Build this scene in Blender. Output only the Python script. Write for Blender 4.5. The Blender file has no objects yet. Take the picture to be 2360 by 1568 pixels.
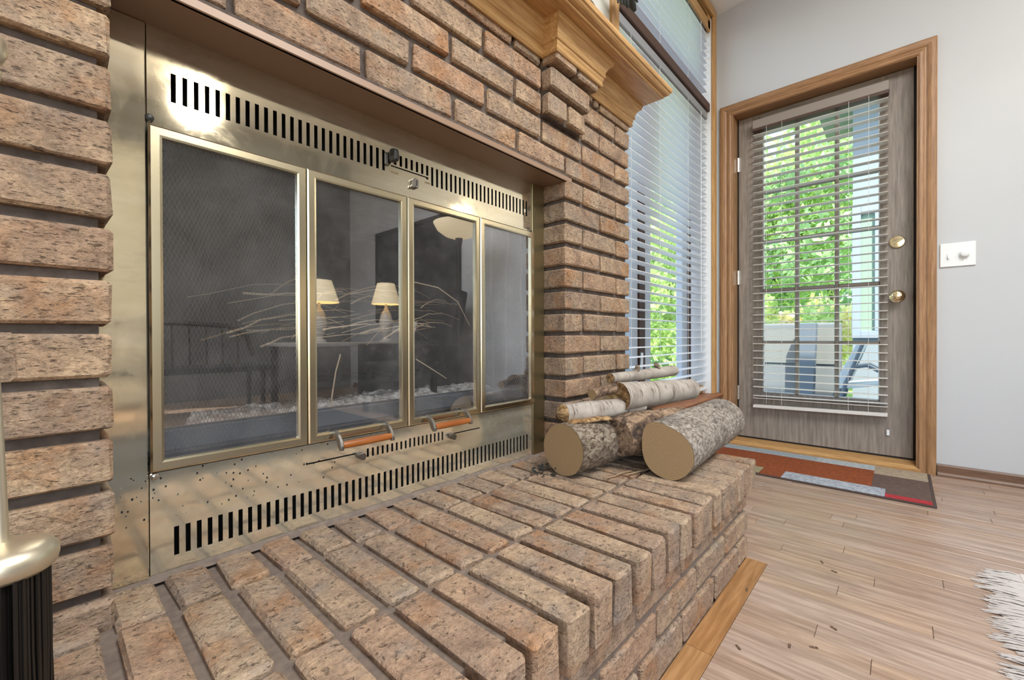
import bpy, bmesh, math, random
from mathutils import Vector, Matrix, noise as mnoise
R = random.Random(7)
SC = bpy.context.scene
COL = SC.collection

# ------------------------------------------------------------------ camera, world, sun, area lights, exposure
CAMZ = 0.678
def make_camera():
    ya, pi_, ro, f = 0.834, -0.0057, -0.003, 988.7
    s, c = math.sin(ya), math.cos(ya)
    Rw, Fw, Uw = Vector((c, -s, 0)), Vector((s, c, 0)), Vector((0, 0, 1))
    F = Fw*math.cos(pi_) + Uw*math.sin(pi_)
    U0 = -Fw*math.sin(pi_) + Uw*math.cos(pi_)
    Rr = Rw*math.cos(ro) + U0*math.sin(ro)
    U = -Rw*math.sin(ro) + U0*math.cos(ro)
    cam = bpy.data.cameras.new('camera')
    cam.sensor_fit = 'HORIZONTAL'; cam.sensor_width = 36
    cam.lens = f/2360*36
    cam.clip_start = 0.02; cam.clip_end = 200
    o = bpy.data.objects.new('camera', cam)
    m = Matrix.Identity(4)
    for i in range(3):
        m[i][0], m[i][1], m[i][2] = Rr[i], U[i], -F[i]
    m[2][3] = CAMZ
    o.matrix_world = m
    COL.objects.link(o); SC.camera = o
make_camera()

W = bpy.data.worlds.new('sky'); SC.world = W; W.use_nodes = True
nt = W.node_tree; bg = nt.nodes['Background']
sky = nt.nodes.new('ShaderNodeTexSky'); sky.sky_type = 'NISHITA'
sky.sun_disc = False; sky.sun_elevation = math.radians(50); sky.sun_rotation = math.radians(250)
sky.air_density = 1.0; sky.dust_density = 1.5; sky.ozone_density = 1.0
nt.links.new(sky.outputs[0], bg.inputs[0]); bg.inputs[1].default_value = 0.66

def area(name, loc, rot, sx, sy, power, col=(1, 1, 1)):
    l = bpy.data.lights.new(name, 'AREA'); l.shape = 'RECTANGLE'; l.size = sx; l.size_y = sy
    l.energy = power; l.color = col
    o = bpy.data.objects.new(name, l); o.location = loc; o.rotation_euler = [math.radians(a) for a in rot]
    COL.objects.link(o); return o
sl = bpy.data.lights.new('sun', 'SUN'); sl.energy = 11; sl.angle = math.radians(1.0); sl.color = (1, .95, .86)
so = bpy.data.objects.new('sun', sl); so.rotation_euler = (math.radians(38), 0, math.radians(-62)); COL.objects.link(so)
# daylight fill: area lights added at the unseen back and left windows
area('back_window_fill', (-1.15, -3.9, 1.55), (90, 0, 0), 2.4, 1.9, 24, (.92, .96, 1))
area('left_window_fill', (-2.9, -1.6, 1.5), (90, 0, -90), 2.4, 1.8, 5, (.92, .96, 1))
# soft overhead fill panel added below the closed ceiling
area('overhead_fill', (.80, -.85, 2.82), (0, 0, 0), 1.4, 1.2, 88, (.95, .975, 1))

SC.view_settings.view_transform = 'Standard'; SC.view_settings.look = 'None'
SC.view_settings.gamma = 1; SC.view_settings.use_curve_mapping = False
SC.view_settings.exposure = 0.16
try:
    SC.cycles.max_bounces = 10; SC.cycles.diffuse_bounces = 5; SC.cycles.transparent_max_bounces = 24
    SC.cycles.use_denoising = True; SC.cycles.sample_clamp_indirect = 6
    SC.cycles.caustics_reflective = False; SC.cycles.caustics_refractive = False
except Exception:
    pass

# ------------------------------------------------------------------ node helpers and materials
def srgb(h):
    h = h.lstrip('#'); v = [int(h[i:i+2], 16)/255 for i in (0, 2, 4)]
    return tuple((x/12.92 if x <= .04045 else ((x+.055)/1.055)**2.4) for x in v) + (1,)
class Mat:
    def __init__(s, name, rough=.6, metal=0, col=None):
        s.m = bpy.data.materials.new(name); s.m.use_nodes = True
        s.t = s.m.node_tree; s.b = s.t.nodes['Principled BSDF']
        s.b.inputs['Roughness'].default_value = rough; s.b.inputs['Metallic'].default_value = metal
        if col: s.b.inputs['Base Color'].default_value = srgb(col)
        s._co = None
    def n(s, typ, **kw):
        nd = s.t.nodes.new(typ)
        for k, v in kw.items():
            if hasattr(nd, k) and k not in nd.inputs.keys() if hasattr(nd.inputs, 'keys') else hasattr(nd, k): setattr(nd, k, v)
            else: nd.inputs[k].default_value = v
        return nd
    def l(s, a, b): s.t.links.new(a, b)
    def coord(s, scale=(1, 1, 1), rand=True, kind='Object'):
        tc = s.n('ShaderNodeTexCoord'); out = tc.outputs[kind]
        if rand:
            oi = s.n('ShaderNodeObjectInfo'); mu = s.n('ShaderNodeMath', operation='MULTIPLY'); mu.inputs[1].default_value = 37.0
            s.l(oi.outputs['Random'], mu.inputs[0])
            ad = s.n('ShaderNodeVectorMath', operation='ADD'); s.l(out, ad.inputs[0]); s.l(mu.outputs[0], ad.inputs[1]); out = ad.outputs[0]
        mp = s.n('ShaderNodeMapping'); mp.inputs['Scale'].default_value = scale; s.l(out, mp.inputs[0])
        return mp.outputs[0]
    def noise(s, co, scale, detail=4, rough=.55, dist=0):
        nd = s.n('ShaderNodeTexNoise'); nd.inputs['Scale'].default_value = scale; nd.inputs['Detail'].default_value = detail
        nd.inputs['Roughness'].default_value = rough; nd.inputs['Distortion'].default_value = dist
        s.l(co, nd.inputs['Vector']); return nd.outputs['Fac']
    def ramp(s, fac, stops, interp='LINEAR'):
        r = s.n('ShaderNodeValToRGB'); r.color_ramp.interpolation = interp
        e = r.color_ramp.elements
        while len(e) < len(stops): e.new(.5)
        for i, (p, c) in enumerate(stops):
            e[i].position = p; e[i].color = srgb(c) if isinstance(c, str) else (c, c, c, 1)
        s.l(fac, r.inputs[0]); return r.outputs[0]
    def mix(s, fac, a, b, mode='MIX'):
        m = s.n('ShaderNodeMix', data_type='RGBA', blend_type=mode)
        for sock, v in ((m.inputs[0], fac), (m.inputs[6], a), (m.inputs[7], b)):
            if isinstance(v, (int, float)): sock.default_value = v
            elif isinstance(v, str): sock.default_value = srgb(v)
            else: s.l(v, sock)
        return m.outputs[2]
    def math(s, op, a, b=0.0):
        m = s.n('ShaderNodeMath', operation=op)
        for i, v in enumerate((a, b)):
            if isinstance(v, (int, float)): m.inputs[i].default_value = v
            else: s.l(v, m.inputs[i])
        return m.outputs[0]
    def rand(s): return s.n('ShaderNodeObjectInfo').outputs['Random']
    def color(s, c): s.l(c, s.b.inputs['Base Color'])
    def bump(s, h, strength=.3, dist=.002):
        b = s.n('ShaderNodeBump'); b.inputs['Strength'].default_value = strength; b.inputs['Distance'].default_value = dist
        s.l(h, b.inputs['Height']); s.l(b.outputs[0], s.b.inputs['Normal'])

def plain(name, col, rough=.5, metal=0): return Mat(name, rough, metal, col).m

def brick_mat(name, stops, dark=0.0):
    m = Mat(name, .9)
    co = m.coord((1, 1, 1))
    big = m.noise(co, 16, 5, .6, .6)
    base = m.ramp(big, stops)
    r = m.rand()
    tint = m.ramp(r, [(0, '#b5a394'), (.2, '#d2bda8'), (.42, '#a89a92'), (.6, '#cfa98e'), (.8, '#ddcdb9'), (1, '#a08c82')])
    c = m.mix(.62, base, tint, 'MULTIPLY')
    c = m.mix(1.0, c, '#c9c2ba', 'SCREEN') if False else c
    oc = m.coord((1, 1, 1)); blot = m.ramp(m.noise(oc, 9, 4, .6), [(.53, 0.0), (.70, .62)])
    c = m.mix(blot, c, '#a06c3d')
    gb = m.ramp(m.noise(m.coord((.8, .8, .8)), 21, 4, .6), [(.52, 0.0), (.75, .7)])
    c = m.mix(gb, c, '#8f857e')
    st = m.coord((22, 22, 90)); pits = m.ramp(m.noise(st, 4.2, 3, .6), [(.31, 1.0), (.40, 0.0)])
    c = m.mix(m.math('MULTIPLY', pits, .72 if 'hearth' not in name else .45), c, '#3b2c24')
    fine = m.noise(co, 210, 3, .7)
    c = m.mix(m.ramp(fine, [(.32, .45), (.5, 0.0)]), c, '#54443a')
    # dragged scratches left by the mould
    sc = m.n('ShaderNodeTexWave', wave_type='BANDS', bands_direction='DIAGONAL'); sc.inputs['Scale'].default_value = 9
    sc.inputs['Distortion'].default_value = 9; sc.inputs['Detail'].default_value = 2; sc.inputs['Detail Scale'].default_value = 1.4
    m.l(co, sc.inputs['Vector'])
    scr = m.ramp(sc.outputs['Fac'], [(0, 1.0), (.09, 0.0)])
    h = m.math('SUBTRACT', m.math('ADD', m.math('MULTIPLY', m.noise(co, 75, 5, .7), 1.0), m.math('MULTIPLY', fine, .25)), m.math('MULTIPLY', pits, .5))
    h = m.math('SUBTRACT', h, m.math('MULTIPLY', scr, .12))
    c = m.mix(m.math('MULTIPLY', scr, .10), c, '#5a483c')
    c = m.mix(.55, c, m.ramp(m.noise(m.coord((1, 1, 1)), 62, 6, .75, .4), [(.33, .30), (.5, .5), (.66, .74)]), 'OVERLAY')
    c = m.mix(1.0, c, '#fffcf2', 'MULTIPLY')
    m.color(c); m.bump(h, 1.0, .005)
    return m.m
M = {}
M['brick'] = brick_mat('tumbled_brown_brick', [(.25, '#97867a'), (.45, '#b7a391'), (.62, '#cdbaa4'), (.8, '#a98b74')])
M['hearth_brick'] = brick_mat('dusty_hearth_brick', [(.25, '#9a8b7f'), (.45, '#b9a797'), (.62, '#c9b8a4'), (.8, '#ac9078')])
def mortar(nm='brown_mortar', a='#4a403a', b='#665b53'):
    m = Mat(nm, .95); co = m.coord(rand=False)
    m.color(m.ramp(m.noise(co, 60, 4), [(.3, a), (.7, b)])); m.bump(m.noise(co, 160, 4), .6, .002); return m.m
M['mortar'] = mortar()
M['hearth_mortar'] = mortar('dusty_hearth_mortar', '#6d6057', '#857669')

def wood(name, c1, c2, c3, axis='X', rough=.45, sc=9, rand=True, ring=.35, fade=.5):
    m = Mat(name, rough)
    k = {'X': (1, 14, 14), 'Y': (14, 1, 14), 'Z': (14, 14, 1)}[axis]
    k2 = {'X': (.12, 1, 1), 'Y': (1, .12, 1), 'Z': (1, 1, .12)}[axis]
    g = m.noise(m.coord(k, rand), sc, 5, .65, .3)
    co2 = m.coord(k2, rand)
    w = m.n('ShaderNodeTexWave', wave_type='RINGS', rings_direction=axis); w.inputs['Scale'].default_value = sc*1.6
    w.inputs['Distortion'].default_value = 7; w.inputs['Detail'].default_value = 3; w.inputs['Detail Scale'].default_value = 1.2
    m.l(co2, w.inputs['Vector'])
    c = m.ramp(g, [(.3, c1), (.55, c2), (.75, c3)])
    c = m.mix(m.math('MULTIPLY', m.ramp(w.outputs['Fac'], [(.0, 1.0), (.35, 0.0)]), ring), c, c1)
    v = m.ramp(m.rand(), [(0, '#e8dccf'), (.5, '#ffffff'), (1, '#f6e6cf')])
    c = m.mix(fade, c, v, 'MULTIPLY')
    m.color(c); m.bump(g, .12, .0008)
    return m.m
M['oak_x'] = wood('honey_oak_along', '#a37a48', '#c29b67', '#d6b381', 'X')
M['oak_y'] = wood('honey_oak_across', '#a37a48', '#c29b67', '#d6b381', 'Y')
M['oak_z'] = wood('honey_oak_upright', '#a37a48', '#c29b67', '#d6b381', 'Z')
M['cas_z'] = wood('brown_oak_upright', '#82603f', '#a27b55', '#b6916a', 'Z')
M['cas_y'] = wood('brown_oak_across', '#82603f', '#a27b55', '#b6916a', 'Y')
M['door_wood'] = wood('weathered_grey_brown_oak', '#777069', '#968e85', '#aaa298', 'Z', .6, 6)
M['door_wood_y'] = wood('weathered_grey_brown_oak_rail', '#777069', '#968e85', '#aaa298', 'Y', .6, 6)
M['floor_oak'] = wood('satin_oak_strip', '#8d7768', '#b19b8b', '#c3ae9d', 'Y', .30, 7, True, .5, .8)
M['floor_oak_x'] = wood('satin_oak_border', '#90683f', '#ae8458', '#bf976b', 'X', .30, 7, True, .4, .8)
M['cedar'] = wood('reddish_sill_wood', '#84573d', '#a4714f', '#b98a68', 'X', .5, 7)
M['grey_deck'] = wood('weathered_deck_board', '#93a0a8', '#aab6bd', '#bcc6cb', 'Y', .8, 4)
M['dark_wood'] = wood('dark_walnut', '#2b211b', '#3a2d25', '#483a30', 'X', .4)
def wall(name, a, b):
    m = Mat(name, .75); co = m.coord(rand=False)
    m.color(m.ramp(m.noise(co, 1.4, 3), [(.3, a), (.7, b)])); m.bump(m.noise(co, 260, 2), .10, .0006); return m.m
M['wall'] = wall('pale_grey_paint', '#bcbec0', '#c2c4c5')
M['cream'] = wall('cream_paint', '#cbc9be', '#d0cec3')
M['ceiling'] = wall('white_ceiling_paint', '#e9eaea', '#eeeeee')
def brass(nm='worn_brass', haze=.12):
    m = Mat(nm, .08, 1.0)
    co = m.coord((1, 1, 1), False)
    n1 = m.noise(m.coord((1, 1, 6), False), 7, 4, .6)
    c = m.ramp(n1, [(.3, '#ddd2b7'), (.7, '#ebe2cb')])
    sm = m.noise(co, 9, 5, .7, .5)
    c = m.mix(m.ramp(sm, [(.56, 0.0), (.8, .45)]), c, '#a39679')
    # black soot specks spattered under the left doors
    vo = m.n('ShaderNodeTexVoronoi', feature='F1'); vo.inputs['Scale'].default_value = 115; vo.inputs['Randomness'].default_value = 1
    m.l(m.coord((1, 1, .75), False), vo.inputs['Vector'])
    sp = m.ramp(vo.outputs['Distance'], [(.17, 1.0), (.21, 0.0)])
    sx = m.n('ShaderNodeSeparateXYZ'); tc = m.n('ShaderNodeTexCoord'); m.l(tc.outputs['Object'], sx.inputs[0])
    mz = m.math('MULTIPLY', m.math('GREATER_THAN', sx.outputs[2], .385), m.math('LESS_THAN', sx.outputs[2], .462))
    mx = m.math('LESS_THAN', sx.outputs[0], .42)
    msk = m.math('MULTIPLY', m.math('MULTIPLY', mz, mx), m.ramp(m.noise(co, 22, 3, .6), [(.43, 0.0), (.47, 1.0)]))
    sp = m.math('MULTIPLY', sp, msk)
    c = m.mix(sp, c, '#20180f')
    m.color(c)
    m.l(m.math('ADD', m.math('MULTIPLY', m.ramp(sm, [(.45, 0.0), (.85, 1.0)]), .18), m.math('ADD', .065, m.math('MULTIPLY', sp, .5))), m.b.inputs['Roughness'])
    m.l(m.math('SUBTRACT', m.math('SUBTRACT', 1.0, m.math('MULTIPLY', m.ramp(m.noise(m.coord((1, 1, 3), False), 11, 5, .65), [(.25, .6), (.7, 1.0)]), haze)), sp), m.b.inputs['Metallic'])   # dust film
    m.bump(m.noise(m.coord((1, 1, 1), False), 5, 2, .5), .06, .01)
    return m.m
M['brass'] = brass(); M['dusty_brass'] = brass('dusty_brass', .27)
M['brass_trim'] = Mat('polished_brass_trim', .24, 1.0, '#e6dabb').m
M['pale_brass'] = Mat('pale_satin_brass', .38, .9, '#e6dcc4').m
M['black'] = plain('matt_black', '#14110f', .7)
M['pit'] = plain('deep_black', '#0e0c0b', .95)
M['pewter'] = Mat('dark_pewter', .42, .85, '#7d7870').m
M['black_metal'] = Mat('black_cast_metal', .45, .6, '#3a3835').m
M['steel_brown'] = Mat('rusty_brown_steel', .38, .1, '#957a64').m
M['chrome'] = Mat('satin_nickel', .25, 1, '#d6d4cf').m
M['knob_brass'] = Mat('bright_brass', .16, 1, '#f3e6bd').m
M['copper_wood'] = wood('varnished_orange_wood', '#85481f', '#a3602c', '#b57338', 'X', .3, 10)
M['white_slat'] = plain('white_slat', '#e6e8ea', .45)
M['beige_slat'] = plain('beige_slat', '#d6d1ca', .5)
M['white'] = plain('white_paint', '#e6e7e6', .5)
M['switch'] = plain('white_switch_plastic', '#e4e5e4', .35)
M['frame_grey'] = plain('pale_grey_sash', '#c3cad2', .5)
M['brown_frame'] = plain('brown_mullion', '#4a342a', .5)
M['cord'] = plain('pale_cord', '#cfcfcd', .8)
def glassy(name, fac, tint, haze=0.0, ior=1.6):
    m = bpy.data.materials.new(name); m.use_nodes = True; t = m.node_tree; t.nodes.clear()
    out = t.nodes.new('ShaderNodeOutputMaterial'); tr = t.nodes.new('ShaderNodeBsdfTransparent'); tr.inputs[0].default_value = (*tint, 1)
    gl = t.nodes.new('ShaderNodeBsdfGlossy'); gl.inputs['Roughness'].default_value = .012; gl.inputs[0].default_value = (.93, .95, 1, 1)
    fr = t.nodes.new('ShaderNodeFresnel'); fr.inputs[0].default_value = ior
    ma = t.nodes.new('ShaderNodeMath'); ma.operation = 'MULTIPLY_ADD'; ma.inputs[1].default_value = 1.0; ma.inputs[2].default_value = fac
    mx = t.nodes.new('ShaderNodeMixShader'); t.links.new(fr.outputs[0], ma.inputs[0])
    ge = t.nodes.new('ShaderNodeNewGeometry'); fb = t.nodes.new('ShaderNodeMath'); fb.operation = 'SUBTRACT'; fb.inputs[0].default_value = 1.0; t.links.new(ge.outputs['Backfacing'], fb.inputs[1])
    m3 = t.nodes.new('ShaderNodeMath'); m3.operation = 'MULTIPLY'; t.links.new(ma.outputs[0], m3.inputs[0]); t.links.new(fb.outputs[0], m3.inputs[1]); t.links.new(m3.outputs[0], mx.inputs[0])   # the outer surface reflects
    t.links.new(tr.outputs[0], mx.inputs[1]); t.links.new(gl.outputs[0], mx.inputs[2]); last = mx.outputs[0]
    if haze:
        df = t.nodes.new('ShaderNodeBsdfDiffuse'); df.inputs[0].default_value = (.55, .54, .52, 1)
        tc = t.nodes.new('ShaderNodeTexCoord'); n1 = t.nodes.new('ShaderNodeTexNoise'); n1.inputs['Scale'].default_value = 6; n1.inputs['Detail'].default_value = 9; n1.inputs['Roughness'].default_value = .72
        t.links.new(tc.outputs['Object'], n1.inputs['Vector'])
        rp = t.nodes.new('ShaderNodeValToRGB'); rp.color_ramp.elements[0].position = .42; rp.color_ramp.elements[0].color = (.02, .02, .02, 1)
        rp.color_ramp.elements[1].position = .8; rp.color_ramp.elements[1].color = (haze, haze, haze, 1)
        t.links.new(n1.outputs['Fac'], rp.inputs[0])
        m2 = t.nodes.new('ShaderNodeMixShader'); t.links.new(rp.outputs[0], m2.inputs[0]); t.links.new(last, m2.inputs[1]); t.links.new(df.outputs[0], m2.inputs[2]); last = m2.outputs[0]
    t.links.new(last, out.inputs[0]); return m
M['smoked_glass'] = glassy('smoked_fire_glass', .25, (.97, .97, .97), .09, 1.5)
M['clear_glass'] = glassy('clear_window_glass', 0.0, (.96, .98, .97), 0, 1.35)
def emit(name, col, strength, alb='#f2e6c8'):
    m = Mat(name, .6, 0, alb); m.b.inputs['Emission Color'].default_value = srgb(col); m.b.inputs['Emission Strength'].default_value = strength; return m.m
M['lamp_bowl'] = emit('glowing_alabaster_bowl', '#ffe2ae', 1.1)
M['lamp_shade'] = emit('glowing_linen_shade', '#ffdfa6', .9)
def leaf(name, a, b, c):
    m = Mat(name, .6); co = m.coord(rand=False); col = m.ramp(m.noise(co, 1.3, 4, .7), [(.3, a), (.5, b), (.7, c)]); m.color(col)
    tr = m.n('ShaderNodeBsdfTranslucent'); m.l(col, tr.inputs[0]); mx = m.n('ShaderNodeMixShader'); mx.inputs[0].default_value = .5
    out = m.t.nodes['Material Output']; m.l(m.b.outputs[0], mx.inputs[1]); m.l(tr.outputs[0], mx.inputs[2]); m.l(mx.outputs[0], out.inputs[0]); return m.m
M['leaf_green'] = leaf('spring_green_leaves', '#93b268', '#b9d189', '#d8e6b4')
M['leaf_dark'] = leaf('deep_green_leaves', '#84a873', '#a8c795', '#c6dcb6')
M['leaf_sunlit'] = leaf('sunlit_gold_leaves', '#d9d36f', '#ece6ae', '#f6f0d8')  # sunlit brightness is put into this leaf colour
M['grass'] = plain('lawn_grass', '#a5c36a', .9)
M['trunk'] = plain('grey_brown_trunk', '#6a6258', .9)
M['siding'] = plain('grey_blue_siding', '#7d878d', .8)
M['taupe'] = plain('taupe_outdoor_fabric', '#6b6f70', .9)
M['slate'] = plain('dark_slate_post', '#5e676f', .8)
M['sling'] = plain('pale_sling_fabric', '#b9c0c2', .8)
M['charcoal'] = plain('charcoal_upholstery', '#262423', .9)
M['dark_leaf'] = plain('near_black_leaf', '#1d1f1b', .6)
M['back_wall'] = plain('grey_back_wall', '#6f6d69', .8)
M['picture'] = plain('dark_canvas', '#2c2b2a', .3)

# ------------------------------------------------------------------ mesh helpers
class G:
    def __init__(s): s.v = []; s.f = []; s.mi = []
    def add(s, vs, fs, mi=0):
        o = len(s.v); s.v += [tuple(v) for v in vs]
        for f in fs: s.f.append(tuple(i+o for i in f)); s.mi.append(mi)
        return s
    def box(s, x0, x1, y0, y1, z0, z1, mi=0):
        return s.add([(x0, y0, z0), (x1, y0, z0), (x1, y1, z0), (x0, y1, z0), (x0, y0, z1), (x1, y0, z1), (x1, y1, z1), (x0, y1, z1)],
                     [(0, 3, 2, 1), (4, 5, 6, 7), (0, 1, 5, 4), (1, 2, 6, 5), (2, 3, 7, 6), (3, 0, 4, 7)], mi)
    def hexa(s, p, mi=0):
        return s.add(p, [(0, 3, 2, 1), (4, 5, 6, 7), (0, 1, 5, 4), (1, 2, 6, 5), (2, 3, 7, 6), (3, 0, 4, 7)], mi)
    def tube(s, pts, radii, n=10, cap=True, mi=0, jit=0, seed=0, sect=None):
        pts = [Vector(p) for p in pts]
        if isinstance(radii, (int, float)): radii = [radii]*len(pts)
        o = len(s.v); up = None; rg = random.Random(seed)
        for i, p in enumerate(pts):
            a = pts[max(i-1, 0)]; b = pts[min(i+1, len(pts)-1)]; d = (b-a).normalized()
            if up is None:
                up = Vector((0, 0, 1)) if abs(d.z) < .9 else Vector((1, 0, 0))
            u = d.cross(up).normalized(); w = u.cross(d).normalized(); up = w
            for k in range(n):
                an = 2*math.pi*k/n; r = radii[i]
                if sect: r *= sect(an, i)
                if jit: r *= 1+jit*mnoise.noise(Vector((math.cos(an)*1.7+seed, math.sin(an)*1.7, i*.55)))
                s.v.append(tuple(p+(u*math.cos(an)+w*math.sin(an))*r))
        for i in range(len(pts)-1):
            for k in range(n):
                k2 = (k+1) % n; s.f.append((o+i*n+k, o+i*n+k2, o+(i+1)*n+k2, o+(i+1)*n+k)); s.mi.append(mi)
        if cap:
            s.f.append(tuple(o+k for k in range(n))[::-1]); s.mi.append(mi)
            s.f.append(tuple(o+(len(pts)-1)*n+k for k in range(n))); s.mi.append(mi)
        return s
    def lathe(s, c, prof, n=24, axis='Z', mi=0):
        o = len(s.v)
        for r, h in prof:
            for k in range(n):
                a = 2*math.pi*k/n; p, q = r*math.cos(a), r*math.sin(a)
                d = {'Z': (p, q, h), 'X': (h, p, q), 'Y': (p, h, q)}[axis]
                s.v.append((c[0]+d[0], c[1]+d[1], c[2]+d[2]))
        for i in range(len(prof)-1):
            for k in range(n):
                k2 = (k+1) % n; s.f.append((o+i*n+k, o+i*n+k2, o+(i+1)*n+k2, o+(i+1)*n+k)); s.mi.append(mi)
        s.f.append(tuple(o+k for k in range(n))[::-1]); s.mi.append(mi)
        s.f.append(tuple(o+(len(prof)-1)*n+k for k in range(n))); s.mi.append(mi)
        return s
    def prism(s, poly, axis, a, b, mi=0):
        n = len(poly); vs = []
        for t in (a, b):
            for p, q in poly: vs.append({'X': (t, p, q), 'Y': (p, t, q), 'Z': (p, q, t)}[axis])
        fs = [tuple(range(n))[::-1], tuple(range(n, 2*n))] + [(k, (k+1) % n, n+(k+1) % n, n+k) for k in range(n)]
        return s.add(vs, fs, mi)
    def sweep(s, prof, path, mi=0, closed=True):
        # prof: (offset outward, z); path: plan points; outward is to the right of travel; corners mitred
        n = len(prof); o = len(s.v); P = [Vector(p) for p in path]
        for i, p in enumerate(P):
            ns = []
            if i > 0: d = (P[i]-P[i-1]).normalized(); ns.append(Vector((d.y, -d.x)))
            if i < len(P)-1: d = (P[i+1]-P[i]).normalized(); ns.append(Vector((d.y, -d.x)))
            m = ns[0] if len(ns) == 1 else (ns[0]+ns[1])/(1+ns[0].dot(ns[1]))
            for of, z in prof: s.v.append((p.x+m.x*of, p.y+m.y*of, z))
        for i in range(len(P)-1):
            for k in range(n if closed else n-1):
                k2 = (k+1) % n; s.f.append((o+i*n+k, o+i*n+k2, o+(i+1)*n+k2, o+(i+1)*n+k)); s.mi.append(mi)
        s.f.append(tuple(o+k for k in range(n))[::-1]); s.mi.append(mi)
        s.f.append(tuple(o+(len(P)-1)*n+k for k in range(n))); s.mi.append(mi)
        return s
def mesh(name, g, mats, bevel=0, smooth=False, seg=1, jit=0, seed=0):
    me = bpy.data.meshes.new(name); me.from_pydata(g.v, [], g.f)
    mats = mats if isinstance(mats, (list, tuple)) else [mats]
    for m in mats: me.materials.append(m)
    bm = bmesh.new(); bm.from_mesh(me)
    bm.faces.ensure_lookup_table()
    if len(mats) > 1:
        for f, i in zip(bm.faces, g.mi): f.material_index = i
    bmesh.ops.recalc_face_normals(bm, faces=bm.faces[:])
    if bevel: bmesh.ops.bevel(bm, geom=bm.edges[:], offset=bevel, segments=seg, affect='EDGES', profile=.5, clamp_overlap=True)
    if jit:
        rg = random.Random(seed)
        for v in bm.verts: v.co += Vector((rg.uniform(-jit, jit), rg.uniform(-jit, jit), rg.uniform(-jit, jit)))
    if smooth:
        for f in bm.faces: f.smooth = True
        for e in bm.edges:
            if len(e.link_faces) == 2 and e.calc_face_angle(0) > .75: e.smooth = False
    bm.to_mesh(me); bm.free(); return me
BASE = {}
def link(name, me, parent=None, loc=(0, 0, 0), **props):
    o = bpy.data.objects.new(name, me); o.location = loc; COL.objects.link(o)
    if parent is not None:
        o.parent = parent
        b = Vector(BASE.get(parent.name, (0, 0, 0))); o.location = Vector(loc)-b; BASE[o.name] = tuple(Vector(loc))
    else: BASE[o.name] = tuple(loc)
    for k, v in props.items(): o[k] = v
    return o
def part(name, g, mats, parent, bevel=0, smooth=False, seg=1, **props):
    return link(name, mesh(name, g, mats, bevel, smooth, seg), parent, (0, 0, 0), **props)
def thing(name, label, cat, loc=(0, 0, 0), group=None):
    o = bpy.data.objects.new(name, None); o.empty_display_size = .05; o.location = loc; COL.objects.link(o); BASE[o.name] = tuple(loc)
    o['label'] = label; o['category'] = cat
    if group: o['group'] = group
    return o
def struct(name, g=None, mats=None, parent=None, bevel=0, label=None):
    o = link(name, mesh(name, g, mats, bevel) if g else None, parent)
    if parent is None: o['kind'] = 'structure'
    if label: o['label'] = label
    return o

# ------------------------------------------------------------------ room shell
FY, BY, DX = .793, .886, 2.955          # brick face, brass plane, door wall
HZ = .297                                # hearth top
fl = struct('floor', G().box(-3, 3.1, -4, 1.0, -.06, -.013), M['floor_oak'], label='oak strip floor with a border board along the hearth')
cg = G(); k_ = .085
cg.hexa([(-3.1, -4.1, 2.752+k_*4.986), (3.1, -4.1, 2.752+k_*4.986), (3.1, 1.05, 2.752-k_*.164), (-3.1, 1.05, 2.752-k_*.164),
         (-3.1, -4.1, 3.3), (3.1, -4.1, 3.3), (3.1, 1.05, 3.3), (-3.1, 1.05, 3.3)])
struct('ceiling', cg, M['ceiling'], label='white ceiling sloping up into the room')
g = G()
DY0, DY1, DZ1 = -.073, .806, 2.090        # door opening
g.box(DX, DX+.15, -4, DY0, -.06, 3.3); g.box(DX, DX+.15, DY1, 1.05, -.06, 3.3); g.box(DX, DX+.15, DY0, DY1, DZ1, 3.3)
struct('wall_right', g, M['wall'], label='pale grey painted wall around the door')
g = G(); WX0, WX1, WZ0, WZ1 = 1.63, 2.862, .30, 2.70   # window opening
g.box(-3, -.25, .887, 1.05, -.06, 3.3); g.box(-.25, WX0, .887, 1.05, 1.66, 3.3); g.box(1.2, WX0, .889, 1.05, -.06, 1.66)
g.box(WX0, WX1, .887, 1.05, -.06, WZ0); g.box(WX0, WX1, .887, 1.05, WZ1, 3.3); g.box(WX1, DX, .887, 1.05, -.06, 3.3)
g.box(-.3, 1.25, 1.45, 1.5, -.06, 1.7); g.box(-.3, -.25, 1.05, 1.5, -.06, 1.7); g.box(1.2, 1.25, 1.05, 1.5, -.06, 1.7); g.box(-.3, 1.25, 1.05, 1.5, 1.66, 1.7)  # unseen boxes added behind the firebox to block sky light leaking in
struct('wall_window', g, M['cream'], label='cream painted wall behind the fireplace and around the window')
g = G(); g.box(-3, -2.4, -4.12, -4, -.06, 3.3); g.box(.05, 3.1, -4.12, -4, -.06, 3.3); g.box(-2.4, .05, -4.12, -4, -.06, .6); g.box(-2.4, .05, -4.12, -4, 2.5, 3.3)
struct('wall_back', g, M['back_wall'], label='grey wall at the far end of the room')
g = G(); g.box(-3.1, -3, -4.1, -2.85, -.06, 3.3); g.box(-3.1, -3, -.35, 1.05, -.06, 3.3); g.box(-3.1, -3, -2.85, -.35, -.06, .6); g.box(-3.1, -3, -2.85, -.35, 2.4, 3.3)
struct('wall_left', g, M['wall'], label='pale wall on the left of the room')

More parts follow.
